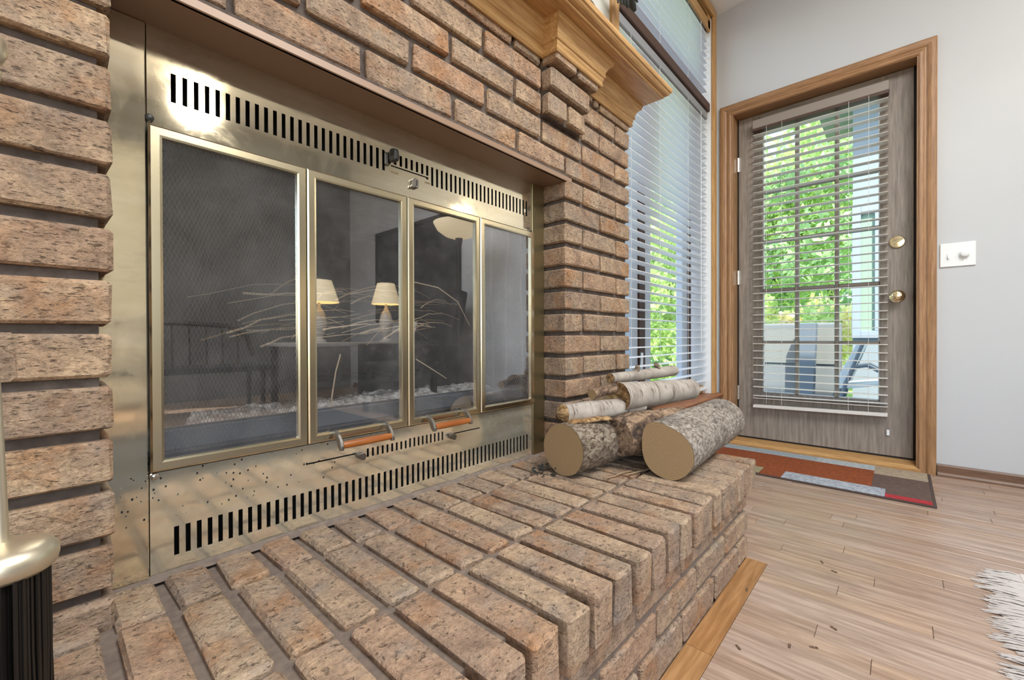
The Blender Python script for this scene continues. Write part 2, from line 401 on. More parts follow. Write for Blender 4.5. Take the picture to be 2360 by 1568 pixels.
# floor boards: strips run toward the fireplace, a border board runs along the hearth
pw = .0572
def planks():
    i = 0; x = 2.945
    cache = {}
    while x > .18:
        x0 = x-pw; y = .295 if x0 < 1.45 else .884
        y -= 0 if R.random() < .3 else 0
        first = True
        while y > -1.35:
            L = R.choice((.35, .5, .62, .75, .9, 1.05)) * (R.uniform(.35, 1) if first else 1); first = False
            L = round(L, 2); key = L
            if key not in cache:
                cache[key] = mesh('plank', G().box(0.0003, pw-.0003, -L+.0004, -.0004, -.013, 0), M['floor_oak'], .0008)
            link('plank', cache[key], fl, (x0, y, 0)); y -= L
        x = x0
    xb = 1.4575
    for L in (.50, .557, .6, .4):
        link('border_plank', mesh('border_plank', G().hexa([(xb-L+.0005, .2955, -.013), (xb-.0005, .2955, -.013), (xb-.0005, .3525, -.013), (xb-L+.0005, .3525, -.013),
             (xb-L+.0005, .2955, 0), (xb-.0005, .2955, 0), (xb-.0005, .3525, 0), (xb-L+.0005, .3525, 0)]), M['floor_oak_x'], .0008), fl, (0, 0, 0))
        xb -= L
planks()
# baseboard right of the door
g = G(); g.prism([(DX, 0), (DX-.028, 0), (DX-.028, .008), (DX-.022, .016), (DX-.013, .02), (DX-.013, .048), (DX-.008, .054), (DX, .054)], 'Z', 0, 1) if False else None
def ext_y(prof, y0, y1):            # prof in (x, z)
    return G().prism(prof, 'Y', y0, y1)
struct('baseboard_right', ext_y([(DX, 0), (DX-.028, 0), (DX-.028, .008), (DX-.022, .017), (DX-.013, .021), (DX-.013, .048), (DX-.008, .055), (DX, .055)], -3.9, -.131), wood('walnut_brown_baseboard', '#5d4534', '#735743', '#8a6b54', 'Y'), label='low brown wooden baseboard right of the door')

# ------------------------------------------------------------------ brick helper
BC = {}
def brick(parent, x0, x1, y0, y1, z0, z1, mat='brick', b=.0045, jx=.0016, name='brick'):
    key = (round(x1-x0, 3), round(y1-y0, 3), round(z1-z0, 3), mat, R.randrange(4))
    if key not in BC:
        a, c, d = key[0]/2, key[1]/2, key[2]/2
        BC[key] = mesh('brick', G().box(-a, a, -c, c, -d, d), M[mat], b, False, 1, jx, len(BC))
    dz, dy = R.uniform(-.0012, .0012), R.uniform(-.0018, .0018)
    return link(name, BC[key], parent, ((x0+x1)/2, (y0+y1)/2+dy, (z0+z1)/2+dz))
J = .0065                                   # half a joint
def top(k): return 1.186-.0717*k
BHT = .058

sur = thing('fireplace_surround', 'tall brown brick fireplace surround framing the brass firebox front', 'fireplace', (.6, .84, 0))
JX = 1.1318; PX = 1.565; LX = .0675
g = G(); rc = .013
g.box(-.34, LX-rc, FY+rc, .8865, .0, 1.19); g.box(JX+rc, PX-rc, FY+rc, .889, .0, 1.19); g.box(-.34, PX-rc, FY+rc, .889, 1.186, 1.60)
g.box(LX-.02, JX+.02, FY+.002, FY+.05, 1.184, 1.199)
part('mortar', g, M['mortar'], sur)
g = G(); g.box(LX-.03, JX+.03, FY-.001, BY+.03, 1.1765, 1.1845); g.box(LX-.03, JX+.03, FY-.003, FY+.006, 1.1765, 1.1915)
part('lintel', g, M['steel_brown'], sur, .0012, label='rusty brown steel lintel over the opening')
D0, D1 = FY, .8885
def course(k, joints, x0, x1, y0=D0, y1=D1):
    z1 = top(k); z0 = z1-BHT; xs = [x0-J]+[j for j in joints if x0+.03 < j < x1-.03]+[x1+J]
    for a, b in zip(xs[:-1], xs[1:]): brick(sur, a+J, b-J, y0, y1, z0, z1)
for k in range(0, 13):
    course(k, [1.2368, 1.4636] if k % 2 == 0 else [1.3481], JX, PX)
    jl = -.0265 if k == 7 else (-.165 if k % 2 == 0 else -.046)
    course(k, [jl, jl-.2305], -.34, LX, D0, BY-.002)
course(-1, [-.2525, -.022, .2085, .439, .6709, .9026, 1.1318, 1.3505], -.34, PX)
course(-2, [-.1375, .093, .3235, .5529, .7811, 1.0129, 1.2317, 1.4551], -.34, PX)
course(-3, [-.261, -.031, .199, .4315, .6623, .8915, 1.012, 1.2317, 1.345], -.34, PX)
course(-4, [-.1375, .093, .3235, .5476, .7709, 1.0129, 1.2317, 1.4551], -.34, PX)
course(-5, [-.261, -.031, .199, .4315, .6623, .8879, 1.012, 1.3, 1.345], -.34, PX)
# corbel stepping out in three courses
for k, y, x1, js in ((-3, .769, 1.2085, [1.112]), (-4, .7565, 1.2215, []), (-5, .741, 1.245, [1.125])):
    z1 = top(k); z0 = z1-BHT; xs = [1.012-J]+js+[x1+J]
    for a, b in zip(xs[:-1], xs[1:]): brick(sur, a+J, b-J, y, FY+.004, z0, z1 if k > -5 else 1.535)
g = G(); g.box(1.02, 1.20, .785, FY+.02, 1.34, 1.5); part('corbel_mortar', g, M['mortar'], sur)

# ------------------------------------------------------------------ mantel
man = thing('mantel_shelf', 'honey oak mantel shelf with crown moulding on top of the brick', 'mantel', (.6, .80, 1.505))
cp = [(0, 1.506), (.006, 1.506), (.0095, 1.511), (.0075, 1.517), (.0075, 1.522), (.010, 1.527), (.011, 1.5335), (.0145, 1.5355), (.0165, 1.540),
      (.0145, 1.543), (.0155, 1.551), (.019, 1.559), (.025, 1.567), (.030, 1.572), (.0345, 1.574), (.0345, 1.580), (.037, 1.582), (.037, 1.590), (0, 1.590)]
part('crown_moulding', G().sweep(cp, [(-.36, FY), (1.012, FY), (1.012, .741), (1.250, .741), (1.250, FY), (1.568, FY), (1.568, .885)]), M['oak_x'], man, 0, False)
sp = [(0, 1.590), (.022, 1.590), (.0255, 1.5915), (.0265, 1.5945), (.0255, 1.5975), (.030, 1.5985), (.037, 1.601), (.042, 1.606), (.0435, 1.610),
      (.0485, 1.613), (.0505, 1.620), (.0495, 1.628), (.044, 1.634), (.036, 1.637), (0, 1.637)]
g = G().sweep(sp, [(-.36, .700), (1.586, .700), (1.586, .886)]); g.box(-.36, 1.586, .700, .886, 1.590, 1.637)
part('shelf_board', g, M['oak_x'], man)

# ------------------------------------------------------------------ brass fireplace front
ins = thing('fireplace_insert', 'polished brass firebox front with four glass doors set in the brick', 'fireplace insert', (.6, .89, HZ))
P0, P1 = .1168, 1.0705
NS, S0, SP, SW = 59, .1472, .01545, .0068
def slots(z0, z1, xs, w, extra=()):
    return [(x, x+w, z0, z1) for x in xs]
def panel(x0, x1, z0, z1, y, th, holes):
    """flat plate with rectangular holes cut through"""
    xs = sorted({x0, x1} | {round(h[0], 5) for h in holes} | {round(h[1], 5) for h in holes})
    zs = sorted({z0, z1} | {round(h[2], 5) for h in holes} | {round(h[3], 5) for h in holes})
    g = G(); nx, nz = len(xs), len(zs); idx = {}
    def vid(i, j, k):
        if (i, j, k) not in idx: idx[(i, j, k)] = len(g.v); g.v.append((xs[i], y+th*k, zs[j]))
        return idx[(i, j, k)]
    hole = set()
    for a, b, c, d in holes:
        for i in range(nx-1):
            if a-1e-4 <= xs[i] and xs[i+1] <= b+1e-4:
                for j in range(nz-1):
                    if c-1e-4 <= zs[j] and zs[j+1] <= d+1e-4: hole.add((i, j))
    solid = lambda i, j: 0 <= i < nx-1 and 0 <= j < nz-1 and (i, j) not in hole
    for i in range(nx-1):
        for j in range(nz-1):
            if not solid(i, j): continue
            g.f.append((vid(i, j, 0), vid(i+1, j, 0), vid(i+1, j+1, 0), vid(i, j+1, 0))); g.mi.append(0)
            for (di, dj, p, q) in ((-1, 0, (i, j+1), (i, j)), (1, 0, (i+1, j), (i+1, j+1)), (0, -1, (i, j), (i+1, j)), (0, 1, (i+1, j+1), (i, j+1))):
                if not solid(i+di, j+dj):
                    g.f.append((vid(*p, 0), vid(*p, 1), vid(*q, 1), vid(*q, 0))); g.mi.append(0)
    return g
ALLX = [S0+SP*i for i in range(NS)]
top_h = []
for i, x in enumerate(ALLX):
    top_h.append((x, x+SW, 1.0872 if 26 <= i <= 33 else 1.0655, 1.1125))
top_h.append((.556, .6634, 1.0805, 1.0835)); top_h.append((.657, .6634, 1.0775, 1.0805))
part('upper_louvre_panel', panel(P0, P1, 1.0165, 1.1775, BY, .002, top_h), M['brass'], ins)
low_h = [(x, x+SW, .3208, .3680) for x in ALLX]
low_h += [(.4915+.01243*i, .4915+.01243*i+.0052, .4110, .4330 if i > 8 else .4300) for i in range(18)]
low_h += [(.3588, .4674, .4226, .4256), (.7203, .8397, .4203, .4233)]
part('lower_louvre_panel', panel(P0, P1, HZ-.02, .4665, BY, .002, low_h), M['dusty_brass'], ins)
g = G(); g.box(.0, P0-.0016, BY-.004, BY+.012, HZ-.01, 1.1765); part('side_strip', g, M['brass'], ins, .0015)
g = G(); g.box(P1+.0016, JX+.004, BY-.004, BY+.012, HZ-.01, 1.1765); part('side_strip', g, Mat('tarnished_brass', .42, 1.0, '#a59a78').m, ins, .0015, label='tarnished right side strip')
# firebox behind
g = G(); g.box(-.01, 1.16, BY+.05, BY+.052, 1.03, 1.20); g.box(-.01, 1.16, BY+.05, BY+.052, .25, .452)
part('vent_backing', g, M['pit'], ins)  # near-black sheet closing off the louvre slots from behind
def firebox():
    m = Mat('sooty_firebrick', .95); co = m.coord(rand=False)
    m.color(m.ramp(m.noise(co, 9, 5, .7), [(.3, '#241f1d'), (.55, '#45403c'), (.8, '#7d766f')])); m.bump(m.noise(co, 60, 4), .5, .004)
    g = G(); A = [(.10, .905), (1.08, .905), (.86, 1.42), (.32, 1.42)]; z0, z1 = .485, 1.03
    v = [(x, y, z0) for x, y in A]+[(x, y, z1) for x, y in A]
    g.add(v, [(0, 1, 2, 3), (7, 6, 5, 4), (1, 5, 6, 2), (2, 6, 7, 3), (3, 7, 4, 0)])
    me = mesh('firebox', g, m.m)
    bm = bmesh.new(); bm.from_mesh(me)
    bmesh.ops.reverse_faces(bm, faces=bm.faces[:]); bm.to_mesh(me); bm.free()
    link('firebox', me, ins)
    part('firebox_lip', G().box(.10, 1.08, .925, .96, .485, .522), plain('grey_firebox_lip', '#5d6166', .6), ins, .003)
firebox()
# four doors: mitred brass bars around a smoked pane
DYF = .872
def door_frame(x0, x1, z0, z1, w):
    par = link('glass_door', None, ins)
    P = [(x0, z0), (x1, z0), (x1, z1), (x0, z1)]; Q = [(x0+w, z0+w), (x1-w, z0+w), (x1-w, z1-w), (x0+w, z1-w)]
    for i, nm in enumerate(('bottom_rail', 'stile', 'top_rail', 'stile')):
        j = (i+1) % 4
        a, b, c, d = P[i], P[j], Q[j], Q[i]
        mid = lambda p, q, t: (p[0]+(q[0]-p[0])*t, p[1]+(q[1]-p[1])*t)
        e = .0003
        pts = []
        for (t, y) in ((0.0, DYF+.010), (0.0, DYF+.002), (.16, DYF), (.80, DYF), (1.0, DYF+.0008), (1.0, DYF+.010)):
            pts.append((mid(a, d, t), mid(b, c, t), y))
        n = len(pts); g = G()
        vs = [(p[0][0], p[2], p[0][1]) for p in pts]+[(p[1][0], p[2], p[1][1]) for p in pts]
        g.add(vs, [tuple(range(n)), tuple(range(n, 2*n))[::-1]]+[(k, (k+1) % n, n+(k+1) % n, n+k) for k in range(n)])
        part(nm, g, M['brass_trim'], par)
    part('pane', G().box(x0+w-.003, x1-w+.003, DYF+.0065, DYF+.0095, z0+w-.003, z1-w+.003), M['smoked_glass'], par)
    return par
Z0, Z1 = .4665, 1.0155
doors = [door_frame(a, b, Z0, Z1, .0172) for a, b in ((.1165, .3572), (.3592, .5913), (.5931, .8300), (.8322, 1.0700))]
g = G(); g.box(P0-.001, P1, BY-.001, BY+.004, Z0-.004, Z0+.010); g.box(P0-.001, P1, BY-.001, BY+.004, Z1-.010, Z1+.003)
for x in (.3582, .8311): g.box(x-.002, x+.002, BY-.004, BY+.004, Z0, Z1)
part('door_gap', g, M['black'], ins)
# bi-fold hinge pins, screws, catch
for (x, z, r, nm, mt) in ((.1195, 1.0285, .006, 'pivot_screw', 'black_metal'), (.1225, .4575, .0055, 'pivot_screw', 'chrome'), (1.0665, .4655, .004, 'pivot_screw', 'chrome'), (1.066, 1.0215, .004, 'pivot_screw', 'black_metal')):
    part(nm, G().lathe((x, BY-.006, z), [(r*.5, 0), (r, .002), (r, .006)], 14, 'Y'), M[mt], ins, 0, True)
# damper knob and thumb catch
kn = link('damper_knob', None, ins)
g = G(); vs = []
prof = [(-.0065, .020), (-.0085, .000), (-.006, -.010), (.006, -.010), (.0095, .000), (.0060, .020)]
n = len(prof)
for sc_, y in ((.75, BY-.003), (1.0, BY-.012), (.92, BY-.024), (.55, BY-.027)): vs += [(.5535+p*sc_+(.002 if y < BY-.02 else 0), y, 1.0955+q*sc_) for p, q in prof]
fs = [tuple(range(n)), tuple(range(3*n, 4*n))[::-1]]+[(r*n+k, r*n+(k+1) % n, (r+1)*n+(k+1) % n, (r+1)*n+k) for r in range(3) for k in range(n)]
g.add(vs, fs); part('knob_grip', g, M['black_metal'], kn, .0012)
part('knob_plate', G().box(.5385, .5475, BY-.0035, BY-.0005, 1.0800, 1.1050), M['pewter'], kn, .001)
ct = G(); pr = []
for i in range(9):
    a = math.pi*(1.15-1.3*i/8); pr.append((.6190+.0095*math.cos(a), 1.0570+.0105*math.sin(a)))
pr += [(.6265, 1.0445), (.6195, 1.0445), (.6190, 1.0475), (.6150, 1.0430), (.6060, 1.0430)]
ct.prism(pr, 'Y', BY-.010, BY-.001); part('thumb_catch', ct, M['pewter'], ins, .0012)
part('catch_slot', G().hexa([(.6195, BY-.0112, 1.049), (.6210, BY-.0112, 1.049), (.6210, BY-.0095, 1.049), (.6195, BY-.0095, 1.049), (.6215, BY-.0112, 1.0635), (.6230, BY-.0112, 1.0635), (.6230, BY-.0095, 1.0635), (.6215, BY-.0095, 1.0635)]), M['black'], ins)
def text(s, x, z, h, parent):
    cu = bpy.data.curves.new('lettering', 'FONT'); cu.body = s; cu.size = h; cu.align_x = 'CENTER'; cu.extrude = .0001
    o = bpy.data.objects.new('lettering', cu); COL.objects.link(o)
    dg = bpy.context.evaluated_depsgraph_get(); me = bpy.data.meshes.new_from_object(o.evaluated_get(dg))
    bpy.data.objects.remove(o)
    me.transform(Matrix.Translation((x, BY-.0004, z)) @ Matrix.Rotation(math.radians(90), 4, 'X'))
    me.materials.clear(); me.materials.append(plain('etched_brown_ink', '#7d6034', .6)); link('lettering', me, parent)
text('CLOSE', .566, 1.0655, .0068, ins); text('OPEN', .660, 1.0665, .0062, ins)
# handles: pewter brackets and a turned wooden grip
def handle(xa, xb, z, par):
    h = link('door_handle', None, par)
    for x in (xa, xb):
        g = G(); pth = [(DYF+.001, z+.024), (DYF-.010, z+.0245), (DYF-.022, z+.018), (DYF-.033, z+.006), (DYF-.038, z-.004)]
        lo = [(DYF+.001, z+.014), (DYF-.008, z+.0145), (DYF-.015, z+.006), (DYF-.022, z-.008), (DYF-.030, z-.014), (DYF-.038, z-.012)]
        poly = pth+lo[::-1]; g.prism(poly, 'X', x-.0035, x+.0035); part('bracket', g, M['pewter'], h, .0012)
    part('grip', G().tube([(xa+.003, DYF-.031, z-.003), (xa+.012, DYF-.031, z-.003), ((xa+xb)/2, DYF-.031, z-.003), (xb-.012, DYF-.031, z-.003), (xb-.003, DYF-.031, z-.003)], [.0068, .0075, .0080, .0075, .0068], 16), M['copper_wood'], h, 0, True)
handle(.4105, .5275, .4625, doors[1]); handle(.6440, .7620, .4635, doors[2])
for (x, z) in ((.474, .4195), (.733, .4180)):
    g = G(); g.prism([(x-.010, z+.006), (x+.004, z+.007), (x+.011, z-.001), (x+.006, z-.011), (x-.003, z-.008), (x-.010, z+.001)], 'Y', BY-.014, BY-.001)
    part('draft_lever', g, M['pewter'], ins, .0015)
# spark curtains: woven chain mesh gathered at each side
def curtain(x0, x1, z0, z1, seed):
    g = G(); cw, ch = .0062, .0075; nc = int((x1-x0)/cw); nr = int((z1-z0)/ch); w = .00038
    def P(i, j):
        x = x0+(x1-x0)*(i/nc); z = z1-(z1-z0)*(j/nr)
        y = .902+.007*math.sin(x*95+seed)+.004*math.sin(x*41+z*6+seed)+.002*math.sin(z*40+x*30)
        return Vector((x+.003*math.sin(z*19+seed), y, z))
    for j in range(nr):
        for i in range(nc):
            a = P(i+.5*(j % 2), j)
            for b in (P(i+.5*((j+1) % 2), j+1), P(i+.5*((j+1) % 2)+(1 if j % 2 else -1), j+1)):
                o = len(g.v)
                for q in (a, b):
                    g.v += [(q.x-w, q.y, q.z), (q.x+w, q.y, q.z), (q.x, q.y-2*w, q.z)]
                for (p, r) in ((0, 1), (1, 2), (2, 0)): g.f.append((o+p, o+r, o+3+r, o+3+p)); g.mi.append(0)
    part('spark_curtain', g, Mat('dull_wire_mesh', .5, .7, '#8f8b86').m, ins, kind='stuff')
curtain(.125, .385, .487, 1.012, 0.3); curtain(.855, 1.065, .487, 1.012, 2.0)
# ash bed
def ash():
    m = Mat('pale_wood_ash', 1); co = m.coord(rand=False)
    m.color(m.ramp(m.noise(co, 45, 5, .7), [(.35, '#6b645f'), (.5, '#b3aea8'), (.65, '#f0ede8')]))
    g = G(); nx, ny = 90, 44
    for j in range(ny+1):
        for i in range(nx+1):
            x = .14+.90*i/nx; y = .962+.40*j/ny; t = (y-.905)/.515; x = .59+(x-.59)*(1-.5*t)
            h = max(0, mnoise.fractal(Vector((x*16, y*16, 3)), .8, 2.1, 4))*.016+max(0, mnoise.noise(Vector((x*70, y*70, 1))))*.010
            g.v.append((x, y, .488+h+.034*math.exp(-((y-1.06)/.10)**2)))
    for j in range(ny):
        for i in range(nx): a = j*(nx+1)+i; g.f.append((a, a+1, a+nx+2, a+nx+1)); g.mi.append(0)
    o = link('ash', mesh('ash', g, m.m), None); o['kind'] = 'stuff'; o['label'] = 'bed of pale grey ash on the firebox floor behind the glass'; o['category'] = 'ash'
ash()
gr = thing('fire_grate', 'black iron grate standing in the ash behind the glass doors', 'grate', (.6, 1.1, .49))
for i in range(6):
    x = .40+.08*i; part('bar', G().tube([(x, .99, .605), (x, 1.0, .575), (x, 1.2, .575), (x, 1.22, .60)], .007, 8), M['black_metal'], gr)
for x in (.42, .78):
    for y in (1.02, 1.18): part('leg', G().box(x-.007, x+.007, y-.007, y+.007, .489, .575), M['black_metal'], gr)
part('cross_rail', G().box(.38, .82, 1.02, 1.034, .560, .572), M['black_metal'], gr); part('cross_rail', G().box(.38, .82, 1.17, 1.184, .560, .572), M['black_metal'], gr)
def charred():
    m = Mat('charred_bark', .9); co = m.coord(rand=False); m.color(m.ramp(m.noise(co, 30, 5, .7), [(.35, '#1a1715'), (.6, '#3d3732'), (.8, '#7a736b')])); m.bump(m.noise(co, 60, 4), .8, .005); return m.m
M['char'] = charred()
for (a, b, r, lab, sd) in (((.36, 1.06, .625), (.84, 1.09, .628), .042, 'charred front log lying on the grate behind the glass', 1), ((.40, 1.16, .628), (.80, 1.15, .626), .045, 'charred rear log lying on the grate behind the glass', 5)):
    A, B = Vector(a), Vector(b); pts = [A.lerp(B, t/7) for t in range(8)]
    o = link('charred_log', mesh('charred_log', G().tube(pts, r, 14, True, 0, .12, sd), M['char'], 0, True)); o['label'] = lab; o['category'] = 'log'
twm = Mat('dry_pale_twig', .8, 0, '#d3bd9f').m; twm2 = Mat('dry_brown_twig', .8, 0, '#9a8264').m
rt = random.Random(24)
for i in range(44):
    x = rt.uniform(.36, .80); y = rt.uniform(.98, 1.14); z = rt.uniform(.685, .825); L = rt.uniform(.12, .36); an = rt.gauss(0, .5); dr = rt.uniform(-.16, .03)
    pts = []
    for t in range(9):
        u = t/8-.5; pts.append((x+u*L*math.cos(an), y+u*L*math.sin(an)*.5, z+u*L*.12*rt.uniform(.6, 1)+dr*(u*2)**2*L+.004*mnoise.noise(Vector((i*3, t*.9, 0)))))
    zm = min(p[2] for p in pts)
    rr = rt.uniform(.0009, .0026)
    o = link('twig', mesh('twig', G().tube(pts, [rr*(1-.6*t/8) for t in range(9)], 6), twm if rt.random() < .6 else twm2, 0, True))
    o['label'] = 'thin dry twig in the tangle on the grate behind the glass'; o['category'] = 'twig'; o['group'] = 'dry twigs piled on the grate'
for (pts, lab) in (([(.690, .985, .83), (.77, .985, .822), (.84, .98, .785), (.885, .978, .715)], 'long arching pale twig bending over on the right of the tangle'),
                   ([(.475, .975, .64), (.462, .972, .60), (.452, .97, .545), (.449, .97, .505)], 'straight pale twig standing upright in the ash below the tangle'),
                   ([(.69, .98, .62), (.74, .975, .59), (.79, .972, .56)], 'short pale twig slanting down at the right below the tangle')):
    P = [Vector(p) for p in pts]; o = link('twig', mesh('twig', G().tube(P, [.0017]*(len(P)-1)+[.0010], 7), twm, 0, True)); o['label'] = lab; o['category'] = 'twig'

# ------------------------------------------------------------------ raised hearth
hea = thing('raised_hearth', 'raised brick hearth of rowlock bricks in front of the brass firebox', 'hearth', (.6, .6, 0))
HX1, HP, HYF, HYB = 1.4916, .0687, .331, .353
g = G(); g.box(-.40, HX1-.03, HYF+.052, BY-.003, .21, HZ-.0125); g.box(-.40, HX1-.030, HYB+.009, BY-.003, 0, .215)
g.prism([(BY-.016, HZ-.006), (BY-.001, HZ-.006), (BY-.001, HZ+.002), (BY-.006, HZ-.001)], 'X', LX, JX)
part('mortar', g, M['hearth_mortar'], hea)
for i in range(28):
    x1 = HX1-HP*i; x0 = x1-.0532
    if x1 < -.38: break
    j = R.uniform(-.0015, .0015)
    brick(hea, x0, x1, HYF+j, .5355+j, .213, HZ, 'hearth_brick', .005, .0020)
    brick(hea, x0+j, x1+j, .5465, .7555, .24, HZ-.001, 'hearth_brick', .005, .0020)
    brick(hea, x0-j, x1-j, .7665, BY-.009, .24, HZ-.0015, 'hearth_brick', .005, .0020)
for (zt, zb, js, y0) in ((.2105, .151, [-.14, .08, .30, .5105, .7297, .9437, 1.1627, 1.385], HYB+.002), (.1375, .079, [-.25, -.03, .19, .395, .6, .8184, 1.0371, 1.2572], HYB), (.0655, .0, [-.14, .08, .30, .52, .735, .9485, 1.1591, 1.37], HYB-.001)):
    xs = [-.40-J]+js+[HX1-.018+J]
    for a, b in zip(xs[:-1], xs[1:]): brick(hea, a+J, b-J, y0, y0+.095, zb, zt, 'hearth_brick', .005, .0016)
for zt, zb in ((.2105, .151), (.1375, .079), (.0655, 0)):
    for y in (.455, .675): brick(hea, HX1-.113, HX1-.018, y, y+.2 if y < .6 else BY-.005, zb, zt, 'hearth_brick')

# ------------------------------------------------------------------ firewood
def rough_bark(name, dark, mid, light, sc=55):
    m = Mat(name, .92); co = m.coord((1, 1, .55), False)
    n1 = m.noise(co, sc, 6, .75, .8); n2 = m.noise(m.coord((1, 1, 1), False), 7, 3, .6)
    c = m.ramp(n1, [(.36, dark), (.47, mid), (.60, light)])
    c = m.mix(m.ramp(n2, [(.45, 0.0), (.7, .65)]), c, dark)
    m.color(c); m.bump(n1, 1.0, .006); return m.m
M['bark_dark'] = rough_bark('flaky_brown_bark', '#352a22', '#72614f', '#a99b88', 80)
M['bark_grey'] = rough_bark('speckled_grey_bark', '#4d433b', '#938779', '#bdb3a6', 95)
M['bark_fork'] = rough_bark('knobbly_dark_bark', '#2c221b', '#6d5745', '#a88c70', 34)
def birch():
    m = Mat('papery_birch_bark', .7)
    a = m.noise(m.coord((5, 5, 46), False), 1.6, 4, .6); b = m.noise(m.coord((1, 1, 1), False), 11, 4, .6); s_ = m.noise(m.coord((9, 9, 60), False), 2.2, 3, .6)
    c = m.ramp(b, [(.3, '#8b8075'), (.5, '#aba195'), (.75, '#bfb5a9')])
    c = m.mix(m.ramp(a, [(.34, .9), (.42, 0.0)]), c, '#5c4636')
    c = m.mix(m.ramp(s_, [(.33, .85), (.40, 0.0)]), c, '#47382d')
    m.color(c); m.bump(m.noise(m.coord((3, 3, 60), False), 2, 4), .35, .002); return m.m
M['birch'] = birch()
def cutface(name, a, b, sc=60):
    m = Mat(name, .85); co = m.coord(rand=False)
    w = m.n('ShaderNodeTexWave', wave_type='RINGS', rings_direction='Z'); w.inputs['Scale'].default_value = sc; w.inputs['Distortion'].default_value = 2.2; w.inputs['Detail'].default_value = 3; w.inputs['Detail Scale'].default_value = 1.5
    m.l(co, w.inputs['Vector']); c = m.ramp(w.outputs['Fac'], [(.0, a), (.9, b)])
    c = m.mix(m.ramp(m.noise(co, 160, 3), [(.3, .35), (.6, 0.0)]), c, a); m.color(c); m.bump(m.noise(co, 200, 3), .4, .001); return m.m
M['cut'] = cutface('sawn_log_end', '#987c58', '#a98d66')
M['rot'] = rough_bark('rotten_splintered_wood', '#3c2817', '#8f6a40', '#cdab7b', 70)
def log(name, label, a, b, r0, r1, bark, cut='cut', sect=None, n=28, seed=0, jit=.05, ends=(1, 1), dish=0.0, rings=14, group=None):
    """local Z runs along the log, from end a to end b"""
    A, B = Vector(a), Vector(b); L = (B-A).length
    q = (B-A).to_track_quat('Z', 'Y')
    t = thing(name, label, 'log', a, group); t.rotation_mode = 'QUATERNION'; t.rotation_quaternion = q
    def P(i, k):
        u = i/rings; an = 2*math.pi*k/n; r = r0+(r1-r0)*u
        if sect: r *= sect(an, u)
        r *= 1+jit*mnoise.noise(Vector((math.cos(an)*1.6+seed, math.sin(an)*1.6, u*3+seed)))+jit*.3*mnoise.noise(Vector((math.cos(an)*6, math.sin(an)*6+seed, u*14)))
        return Vector((r*math.cos(an), r*math.sin(an), u*L))
    g = G()
    for i in range(rings+1):
        for k in range(n): g.v.append(tuple(P(i, k)))
    for i in range(rings):
        for k in range(n): k2 = (k+1) % n; g.f.append((i*n+k, i*n+k2, (i+1)*n+k2, (i+1)*n+k)); g.mi.append(0)
    me = mesh('bark', g, M[bark], 0, True); o = bpy.data.objects.new('bark', me); COL.objects.link(o); o.parent = t
    for e, i, sg in ((0, 0, -1), (1, rings, 1)):
        if not ends[e]: continue
        g = G(); m_ = 5
        for j in range(m_+1):
            f = 1-j/m_*.98
            for k in range(n):
                p = P(i, k); g.v.append((p.x*f*.995, p.y*f*.995, p.z+sg*.0008-sg*dish*(1-f*f)*(1+.5*mnoise.noise(Vector((k*.9, j*1.3, seed))))))
        for j in range(m_):
            for k in range(n): k2 = (k+1) % n; g.f.append((j*n+k, j*n+k2, (j+1)*n+k2, (j+1)*n+k)); g.mi.append(0)
        g.f.append(tuple(m_*n+k for k in range(n))); g.mi.append(0)
        me = mesh('cut_end', g, M[cut if e == 0 else 'cut'], 0, True); o = bpy.data.objects.new('cut_end', me); COL.objects.link(o); o.parent = t
    return t
LA = .0715
log('firewood_log', 'round dark barked log with a smooth sawn end, lowest on the left of the woodpile', (.966, .688, HZ+LA+.001), (1.42, .645, HZ+LA-.003), LA, .066, 'bark_dark', seed=2, jit=.035)
# front log: teardrop section, bulging up to the left where a limb forks off
qB = None
A = Vector((1.125, .462, HZ+.0685)); B = Vector((1.715, .492, HZ+.072))
q = (B-A).to_track_quat('Z', 'Y'); lx, ly = q @ Vector((1, 0, 0)), q @ Vector((0, 1, 0))
tgt = Vector((0, .55, .85)).normalized(); bang = math.atan2(tgt.dot(ly), tgt.dot(lx))
def tear(an, u):
    d = (an-bang+math.pi) % (2*math.pi)-math.pi
    return 1+.36*math.exp(-(d/.55)**2)*(1-.6*u)
lb = log('firewood_log', 'thick speckled grey log with a teardrop shaped sawn end, front right of the woodpile', tuple(A), tuple(B), .0685, .072, 'bark_grey', sect=tear, seed=9, jit=.03, n=40, rings=18)
def forked_limb():
    W = [(1.118, .602, .388), (1.20, .588, .390), (1.32, .560, .378), (1.42, .535, .378), (1.50, .520, .376)]
    inv = (Matrix.Translation(A) @ q.to_matrix().to_4x4()).inverted()
    g = G().tube([inv @ Vector(p) for p in W], [.050, .060, .068, .066, .05], 22, True, 0, .22, 4)
    me = mesh('forked_limb', g, M['bark_fork'], 0, True); o = bpy.data.objects.new('forked_limb', me); COL.objects.link(o); o.parent = lb; o['label'] = 'dark knobbly limb forking off the log'
forked_limb()
log('firewood_log', 'white birch log with a rotted hollow end, lying across the top of the woodpile', (1.225, .660, .4885), (1.640, .585, .482), .0465, .0375, 'birch', cut='rot', seed=5, jit=.05, dish=.012)
log('firewood_log', 'short rotten birch piece with splintered bark, under the hollow birch log', (1.000, .712, .4605), (1.33, .640, .452), .0270, .031, 'birch', cut='rot', seed=12, jit=.16, dish=-.02)
log('firewood_log', 'small brown branch stub with a pale round cut end, left of the hollow birch log', (1.118, .690, .5065), (1.26, .672, .5195), .0155, .0155, 'bark_fork', seed=3, jit=.08, rings=6, n=18)
t = log('firewood_log', 'thinnest birch log at the back on top of the woodpile with two stubs', (1.252, .703, .5440), (1.692, .668, .5440), .0165, .0205, 'birch', cut='rot', seed=15, jit=.12, n=20)
